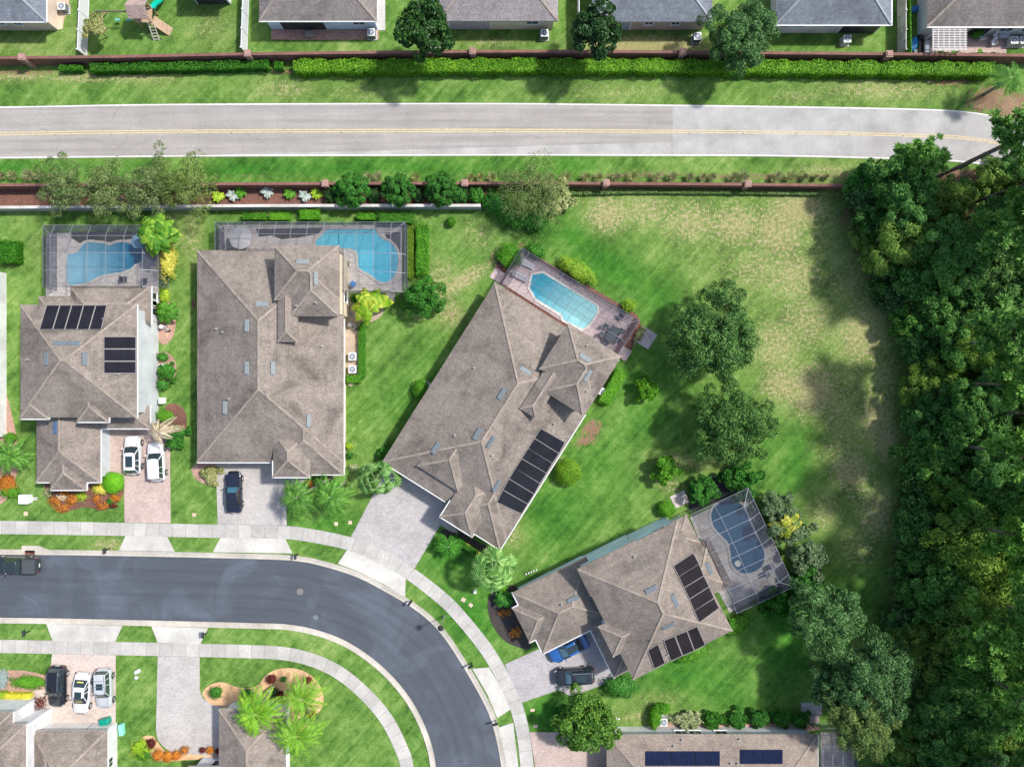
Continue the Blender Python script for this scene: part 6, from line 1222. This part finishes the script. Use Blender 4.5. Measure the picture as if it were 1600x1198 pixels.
# playset
def playset():
    wd=plain('cedar',(.36,.25,.16),.8,var=.25); rf=speck('playset_roof',(.22,.15,.13),(.34,.25,.22),(.42,.33,.30),5,1); gr=plain('slide_green',(.0,.42,.30),.35); c=W(232,22); root=empty('playset',(c.x,c.y,0),0,'wooden playset with pitched roof, green slide, ladder and swing beam','playset')
    T=lambda px,py,z: W(px,py,z)-Vector((c.x,c.y,0))
    a=T(226,24,1.5)
    mb=MB(); cx,cy=a.x,a.y
    for sx in(-.8,.8):
        for sy in(-.8,.8): mb.box((cx+sx,cy+sy,1.6),(.12,.12,3.2))
    mb.build('tower_posts',wd,root); mb=MB(); mb.box((cx,cy,1.5),(1.7,1.7,.1)); mb.box((cx,cy+.8,1.9),(1.7,.05,.5)); mb.box((cx-.8,cy,1.9),(.05,1.7,.5)); mb.build('deck',wd,root)
    mb=MB(); 
    for s in(-1,1): mb.add([(cx-1.1,cy,3.7),(cx+1.1,cy,3.7),(cx+1.1,cy+s*1.1,2.9),(cx-1.1,cy+s*1.1,2.9),(cx-1.1,cy,3.62),(cx+1.1,cy,3.62),(cx+1.1,cy+s*1.1,2.82),(cx-1.1,cy+s*1.1,2.82)],[(0,1,2,3),(7,6,5,4),(0,4,5,1),(3,2,6,7),(0,3,7,4),(1,5,6,2)])
    mb.build('roof',rf,root)
    mb=MB(); x0=cx-1.0; mb.bar((x0,cy,2.3),(x0-4.2,cy,2.3),.12,.16); mb.build('swing_beam',plain('beam_dark',(.12,.09,.07),.7),root); mb=MB(); x1=x0-4.1; mb.bar((x1,cy,2.3),(x1,cy-1.0,0),.1,.1); mb.bar((x1,cy,2.3),(x1,cy+1.0,0),.1,.1); mb.bar((x1,cy-.6,1.0),(x1,cy+.6,1.0),.08,.08); mb.build('swing_leg',wd,root)
    for k,xx in enumerate((x0-1.3,x0-2.6)): mb=MB(); mb.tube((xx-.25,cy,2.25),(xx-.25,cy-.05,.6),.012,.012,4); mb.tube((xx+.25,cy,2.25),(xx+.25,cy-.05,.6),.012,.012,4); mb.box((xx,cy-.05,.58),(.55,.22,.04)); mb.build('swing',plain('swing_teal',(.12,.45,.45),.5),root)
    # wavy slide to the upper right
    mb=MB(); P0=[]
    for i in range(9):
        s=i/8; p=Vector((cx+.9+.9*s,cy+.8+2.6*s,1.55-1.35*s+.12*math.sin(s*9))); P0.append(p)
    for p,q in zip(P0,P0[1:]):
        d=(q-p).normalized(); sd=d.cross(Vector((0,0,1))).normalized()
        for o_,w_,h_ in((0,.5,.03),(-.27,.04,.2),(.27,.04,.2)): mb.bar(p+sd*o_,q+sd*o_,w_,h_)
    mb.build('slide',gr,root)
    mb=MB(); 
    for s in(0,.65): mb.bar((cx+.35+s,cy-.85,1.5),(cx+.35+s,cy-2.2,0),.07,.07)
    for k in range(6): t_=k/6+.08; mb.bar((cx+.35,cy-.85-1.35*t_,1.5-1.5*t_),(cx+1.0,cy-.85-1.35*t_,1.5-1.5*t_),.05,.05)
    mb.build('ladder',plain('ladder_pale',(.6,.55,.48),.7),root)
    mb=MB(); mb.bar((cx+.9,cy-.5,1.5),(cx+2.3,cy-1.2,0),1.0,.06); mb.build('climbing_ramp',wd,root)
playset()
boxy('soccer_goal',241,56,(1.4,.05,.05),.0,dark,'small dark metal goal frame lying on the lawn below the playset','goal frame') if False else None
c=W(242,56); root=empty('goal_frame',(c.x,c.y,0),0,'small green and black folding frame on the lawn below the playset','goal frame'); mb=MB(); 
for a,b in (((-.8,-.5,0),(-.6,.6,.5)),((-.6,.6,.5),(.9,-.5,0)),((-.8,-.5,.0),(.9,-.5,.0)),((-.4,-.5,0),(-.4,.3,.7)),((-.4,.3,.7),(.4,-.5,0))): mb.tube(a,b,.03,.03,6)
mb.build('bars',plain('goal_green',(.06,.10,.05),.6),root)
# bottom pool cage
cage('dark screened cage at the right end of the bottom house',f0,1282,1148,1340,1260,2.6,3.2,.8,3,3,alul,scr,sides='FR')
slab('pool_deck',[(1282,1143),(1335,1143),(1335,1300),(1282,1300)],.045,deckg)
# ------------------------------------------------------------------ vehicles
tyre=plain('tyre',(.018,.018,.018),.8); rimm=plain('rim',(.45,.46,.48),.3,metal=.6); headl=plain('headlight',(.34,.36,.38),.15,coat=1); taill=plain('taillight',(.14,.01,.01),.2,coat=1); chrome=plain('chrome',(.62,.63,.65),.2,metal=.9); black_t=plain('black_trim',(.02,.02,.022),.5); plate=plain('licence_plate',(.6,.6,.55),.5)
def paint(name,c,rough=.25): return plain(name,c,rough,var=.02,coat=.8)
def loft(sections,close=True):
    mb=MB(); m_=len(sections[0]); vs=[p for s in sections for p in s]; fs=[(i*m_+j,(i+1)*m_+j,(i+1)*m_+(j+1)%m_,i*m_+(j+1)%m_) for i in range(len(sections)-1) for j in range(m_)]
    fs+=[tuple(range(m_-1,-1,-1)),tuple(range((len(sections)-1)*m_,len(sections)*m_))]; mb.add(vs,fs); return mb
def car(kind,px,py,hd,pm,label,sun=False,rails=False,group='parked vehicles',glass=None,placard=False,scale=1,ws=None):
    S=dict(suv=dict(L=4.75,w=.95,hood=1.02,belt=1.08,roof=1.68,a0=.95,b0=.35,a1=-2.15,b1=-1.95,tail=1.05),
           sedan=dict(L=4.8,w=.92,hood=.82,belt=.92,roof=1.44,a0=1.05,b0=.25,a1=-1.75,b1=-.95,tail=.98),
           hatch=dict(L=4.5,w=.93,hood=.95,belt=1.02,roof=1.55,a0=.95,b0=.30,a1=-2.05,b1=-1.65,tail=1.02),
           coupe=dict(L=4.8,w=.94,hood=.82,belt=.90,roof=1.32,a0=.60,b0=-.02,a1=-1.45,b1=-1.15,tail=.93),
           pickup=dict(L=5.6,w=1.0,hood=1.15,belt=1.2,roof=1.86,a0=1.1,b0=.6,a1=-1.0,b1=-.75,tail=1.2))[kind]
    L_,w,roof=S['L']/2,S['w'],S['roof']; c=W(px,py,.9); root=empty('pickup_truck' if kind=='pickup' else 'parked_car',(c.x,c.y,0),R(hd),label,'pickup truck' if kind=='pickup' else 'car',group); root.scale=(scale,)*3
    glass=glass or glassd
    st=[(-1.0,.62,.55,.60),(-.985,.80,.38,.78),(-.93,.93,.30,S['tail']*.95),(-.80,1.0,.26,S['tail']),(-.5,1.0,.24,S['belt']),(-.1,1.0,.24,S['belt']),(.22,1.0,.24,S['belt']),(.42,1.0,.24,S['belt']*.3+S['hood']*.7),(.62,.99,.24,S['hood']),(.78,.96,.26,S['hood']*.96),(.89,.88,.30,S['hood']*.88),(.965,.70,.38,S['hood']*.74),(1.0,.48,.48,.62)]
    secs=[]
    for s,wk,z0,z1 in st:
        x=s*L_; W_=w*wk; h=z1-z0
        r=[(-.88,z0),(-.99,z0+.12*h),(-1.0,z0+.5*h),(-.985,z0+.78*h),(-.91,z1-.03),(-.80,z1),(-.4,z1+.015),(.4,z1+.015),(.80,z1),(.91,z1-.03),(.985,z0+.78*h),(1.0,z0+.5*h),(.99,z0+.12*h),(.88,z0)]
        secs.append([(x,a*W_,z) for a,z in r])
    mb=loft(secs); body=mb.build('body',pm,root,smooth=True,sub=1)
    # greenhouse
    bt=S['belt']-.03; a0,b0,a1,b1=S['a0'],S['b0'],S['a1'],S['b1']; wb,wt=w*.88,w*.70; n_=6
    def gsec(t):
        z=bt+(roof-.04-bt)*t; k=wb+(wt-wb)*t**1.2; x0=a0+(b0-a0)*t; x1=a1+(b1-a1)*t; cr=.10
        return [(x1,-k+cr,z),(x1+cr*.7,-k,z),((x0+x1)/2,-k-.02,z),(x0-cr*1.6,-k,z),(x0,-k+cr*1.6,z),(x0+.07,0,z),(x0,k-cr*1.6,z),(x0-cr*1.6,k,z),((x0+x1)/2,k+.02,z),(x1+cr*.7,k,z),(x1,k-cr,z),(x1-.04,0,z)]
    mb=loft([gsec(0),gsec(.35),gsec(.7),gsec(1)]); mb.build('windows',glass,root,smooth=False)
    g0=gsec(0); g1=gsec(1)
    f0_=[Vector(g0[4]),Vector(g0[6]),Vector(g1[6]),Vector(g1[4])]; cf=sum(f0_,Vector())/4; nf_=(f0_[1]-f0_[0]).cross(f0_[3]-f0_[0]).normalized(); nf_=nf_ if nf_.x>0 else -nf_
    mb=MB(); q0=[cf+(p-cf)*.93+nf_*.075 for p in f0_]; q1=[p-nf_*.05 for p in q0]; mb.add(q0+q1,[(0,1,2,3),(7,6,5,4),(0,4,5,1),(1,5,6,2),(2,6,7,3),(3,7,4,0)]); mb.build('windshield',ws or glass,root)
    g1=gsec(1); rs=[]
    for z,e in((roof-.06,1.01),(roof-.02,.995),(roof+.01,.93),(roof+.025,.80)):
        mx=(b0+b1)/2; rs.append([((x-mx)*e+mx,y*e,z) for x,y,_ in g1])
    mb=loft(rs); ro=mb.build('roof',pm,root,smooth=True)
    g0=gsec(0); mb=MB()
    for i in(1,3,7,9): mb.bar(Vector(g0[i])+Vector((0,0,.0)),Vector(g1[i]),.085,.07)
    if kind!='coupe':
        for sy in(-1,1):
            for xx in ((.55,) if kind in('pickup',) else (.55,.28)): 
                xb=a1+(a0-a1)*xx*.9; xt=b1+(b0-b1)*xx; mb.bar((xb,sy*(wb+.015),bt),(xt,sy*(wt+.015),roof-.05),.07,.06)
    mb.build('pillars',pm,root)
    if sun: mb=MB(); mb.box(((b0+b1)/2+.25 if sun==1 else (b0+b1)/2,0,roof+.03),(.75 if sun==1 else 1.25,.80,.02)); mb.build('sunroof',glassd,ro,bevel=.01)
    if rails:
        mb=MB()
        for sy in(-1,1): mb.bar((b1+.1,sy*wt*.93,roof+.07),(b0-.15,sy*wt*.93,roof+.07),.05,.05); mb.box((b1+.15,sy*wt*.93,roof+.03),(.1,.05,.06)); mb.box((b0-.2,sy*wt*.93,roof+.03),(.1,.05,.06))
        if rails==2:
            for xx in(.3,.6): mb.bar((b1+(b0-b1)*xx,-wt*.93,roof+.09),(b1+(b0-b1)*xx,wt*.93,roof+.09),.05,.04)
        mb.build('roof_rails',chrome if rails!=3 else black_t,ro)
    wr=.36 if kind!='pickup' else .42
    for sx in(L_*.62,-L_*.58):
        for sy in(-1,1):
            mb=MB(); mb.tube((sx,sy*(w-.24),wr),(sx,sy*(w+.015),wr),wr,wr*.97,22); wh=mb.build('wheel',tyre,root); mb=MB(); mb.tube((sx,sy*(w-.02),wr),(sx,sy*(w+.028),wr),wr*.62,wr*.58,16)
            mb.build('rim',rimm,wh)
            mb=MB(); N_=10; vs=[]
            for k in range(N_+1):
                t_=math.pi*k/N_; 
                for rr in(wr*1.02,wr*1.18): vs.append((sx+math.cos(t_)*rr,sy*(w*.995+.004),wr+math.sin(t_)*rr))
            mb.add(vs,[(2*k,2*k+2,2*k+3,2*k+1) for k in range(N_)]); mb.build('wheel_arch',black_t,root)
    for sy in(-1,1):
        mb=MB(); mb.box((L_*.875,sy*w*.72,S['hood']*.80),(.30,.20,.10),rz=-sy*.75,tilt=Matrix.Rotation(.35,3,'Y')); mb.build('headlight',headl,root,bevel=.04)
        mb=MB(); mb.box((-L_*.955,sy*w*.74,S['tail']*.78),(.10,.26,.18),rz=sy*.45); mb.build('taillight',taill,root,bevel=.03)
        mb=MB(); mb.box((a0-.18,sy*(w+.10),S['belt']+.03),(.13,.20,.14)); mb.bar((a0-.15,sy*(w-.1),S['belt']),(a0-.15,sy*(w+.05),S['belt']+.02),.05,.05); mb.build('mirror',pm,root,bevel=.03)
    mb=MB(); mb.box((L_*.985,0,.58),(.08,.9,.20)); mb.build('grille',black_t,root,bevel=.02); mb=MB(); mb.box((-L_*1.0,0,.75),(.03,.45,.15)); mb.build('plate',plate,root)
    mb=MB(); mb.bar((L_*.40,-w*.86,S['belt']+.02),(a0+.05,-w*.55,S['belt']+.045),.02,.01); 
    for sy in(-1,1): mb.bar((L_*.80,sy*w*.55,S['hood']*.985+.0),(a0+.12,sy*w*.66,S['belt']+.012),.018,.012)
    mb.build('panel_line',black_t,root)
    mb=MB(); mb.bar((a0+.02,-.5,S['belt']+.05),(a0-.12,.02,S['belt']+.14),.03,.02); mb.bar((a0+.02,.05,S['belt']+.05),(a0-.12,.52,S['belt']+.14),.03,.02); mb.build('wiper',black_t,root)
    if placard:
        py_=plain('yellow_lettering',(.75,.62,.12),.5)
        tf=(a0-b0); mb=MB()
        for X0,X1,nm in((a0,b0,'front'),(a1,b1,'rear')):
            t_=.42; x=X0+(X1-X0)*t_; z=bt+(roof-bt)*t_; sl=math.atan2(roof-bt,abs(X1-X0))*(1 if X0>0 else -1)
            mb.box((x+(.05 if X0>0 else -.05),0,z+.03),(.12,.72,.02),tilt=Matrix.Rotation(sl,3,'Y'))
        mb.build('window_lettering',py_,root)
    if kind=='pickup':
        # load bed: side walls, floor, tailgate
        mb=MB(); mb.box((-1.95,0,S['tail']+.02),(1.55,w*1.5,.02)); mb.build('bed_floor',black_t,root); mb=MB()
        for sy in(-1,1): mb.box((-1.9,sy*w*.88,S['tail']+.12),(1.75,.12,.22))
        mb.box((-2.74,0,S['tail']+.12),(.1,w*1.8,.22)); mb.build('bed_sides',pm,root,bevel=.03)
        mb=MB(); mb.box((-1.95,0,S['tail']+.19),(1.6,w*1.62,.03)); mb.build('bed_cover',plain('bed_cover',(.055,.06,.065),.7),root,bevel=.01)
    if kind=='coupe': pass
    return root
whitep=paint('paint_white',(.60,.60,.61)); blackp=paint('paint_black',(.010,.011,.016),.15); navyp=paint('paint_navy_black',(.012,.014,.028),.12); silverp=paint('paint_silver',(.42,.44,.46)); bluep=paint('paint_blue',(.02,.095,.31)); pickp=paint('paint_dark_green',(.02,.028,.032))
car('hatch',206,711,90.5,whitep,'white suv with dark panoramic sunroof, left car on the pink driveway',sun=2)
car('suv',243,721,93,whitep,'white suv with plain white roof beside the dying palm',scale=.97)
car('coupe',364,769,91,navyp,'black convertible with closed soft top on the pale driveway of the second house',glass=black_t,ws=plain('glass_blueish',(.03,.12,.18),.05,spec=.8,coat=.5))
car('pickup',23,883.5,180,pickp,'dark pickup with covered bed at the kerb, cut off by the left edge',scale=.97)
car('suv',88,1073,-91,blackp,'glossy black suv, leftmost of the three cars at the bottom left',rails=1)
car('sedan',126,1084,-94,whitep,'white sedan with yellow window lettering, middle of the three cars at the bottom left',sun=1,placard=True)
car('suv',161,1076,-88,silverp,'silver suv with roof rails, rightmost of the three cars at the bottom left',sun=1,rails=2,glass=plain('glass_greenish',(.03,.05,.045),.06,spec=.8,coat=.5),scale=.96)
car('sedan',889,1014,207,bluep,'bright blue car half under the garage eave of the turned house',sun=2,ws=plain('glass_teal',(.07,.14,.17),.05,spec=.8,coat=.5))
car('suv',897,1057,184,paint('paint_charcoal',(.016,.018,.024),.2),'black suv with silver roof rails below the blue car',sun=2,rails=1,ws=plain('glass_bluish',(.04,.14,.24),.05,spec=.8,coat=.5))
# ------------------------------------------------------------------ light and camera
az=Vector((.908,.417,0)).normalized(); el=R(52); sd=Vector((az.x*math.cos(el),az.y*math.cos(el),math.sin(el)))
sl=bpy.data.lights.new('sun','SUN'); sl.energy=4.2; sl.angle=R(4.0); sl.color=(1,.965,.91); so=bpy.data.objects.new('sun',sl); COL.objects.link(so); so.rotation_euler=(-sd).to_track_quat('-Z','Y').to_euler(); so.location=(30,20,60)
w=bpy.data.worlds.new('World'); sc.world=w; w.use_nodes=True; t=w.node_tree; sky=t.nodes.new('ShaderNodeTexSky'); sky.sky_type='NISHITA'; sky.sun_disc=False; sky.sun_elevation=el; sky.sun_rotation=math.atan2(sd.x,sd.y); sky.altitude=20; sky.air_density=1.2; sky.dust_density=2.0
t.links.new(sky.outputs[0],t.nodes['Background'].inputs[0]); t.nodes['Background'].inputs[1].default_value=.15
cam=bpy.data.cameras.new('camera'); cam.sensor_width=36; cam.lens=36*F/1600; cam.clip_end=6000; cam.clip_start=1; co=bpy.data.objects.new('camera',cam); COL.objects.link(co); co.location=(0,0,H); co.rotation_euler=(0,0,0); sc.camera=co
sc.view_settings.view_transform='Standard'; sc.view_settings.look='None'; sc.view_settings.exposure=.36; sc.view_settings.gamma=1
sc.cycles.max_bounces=6; sc.cycles.diffuse_bounces=3; sc.cycles.transparent_max_bounces=12
print('OBJECTS',len(bpy.data.objects),'TRIS',sum(len(m.polygons) for m in bpy.data.meshes))
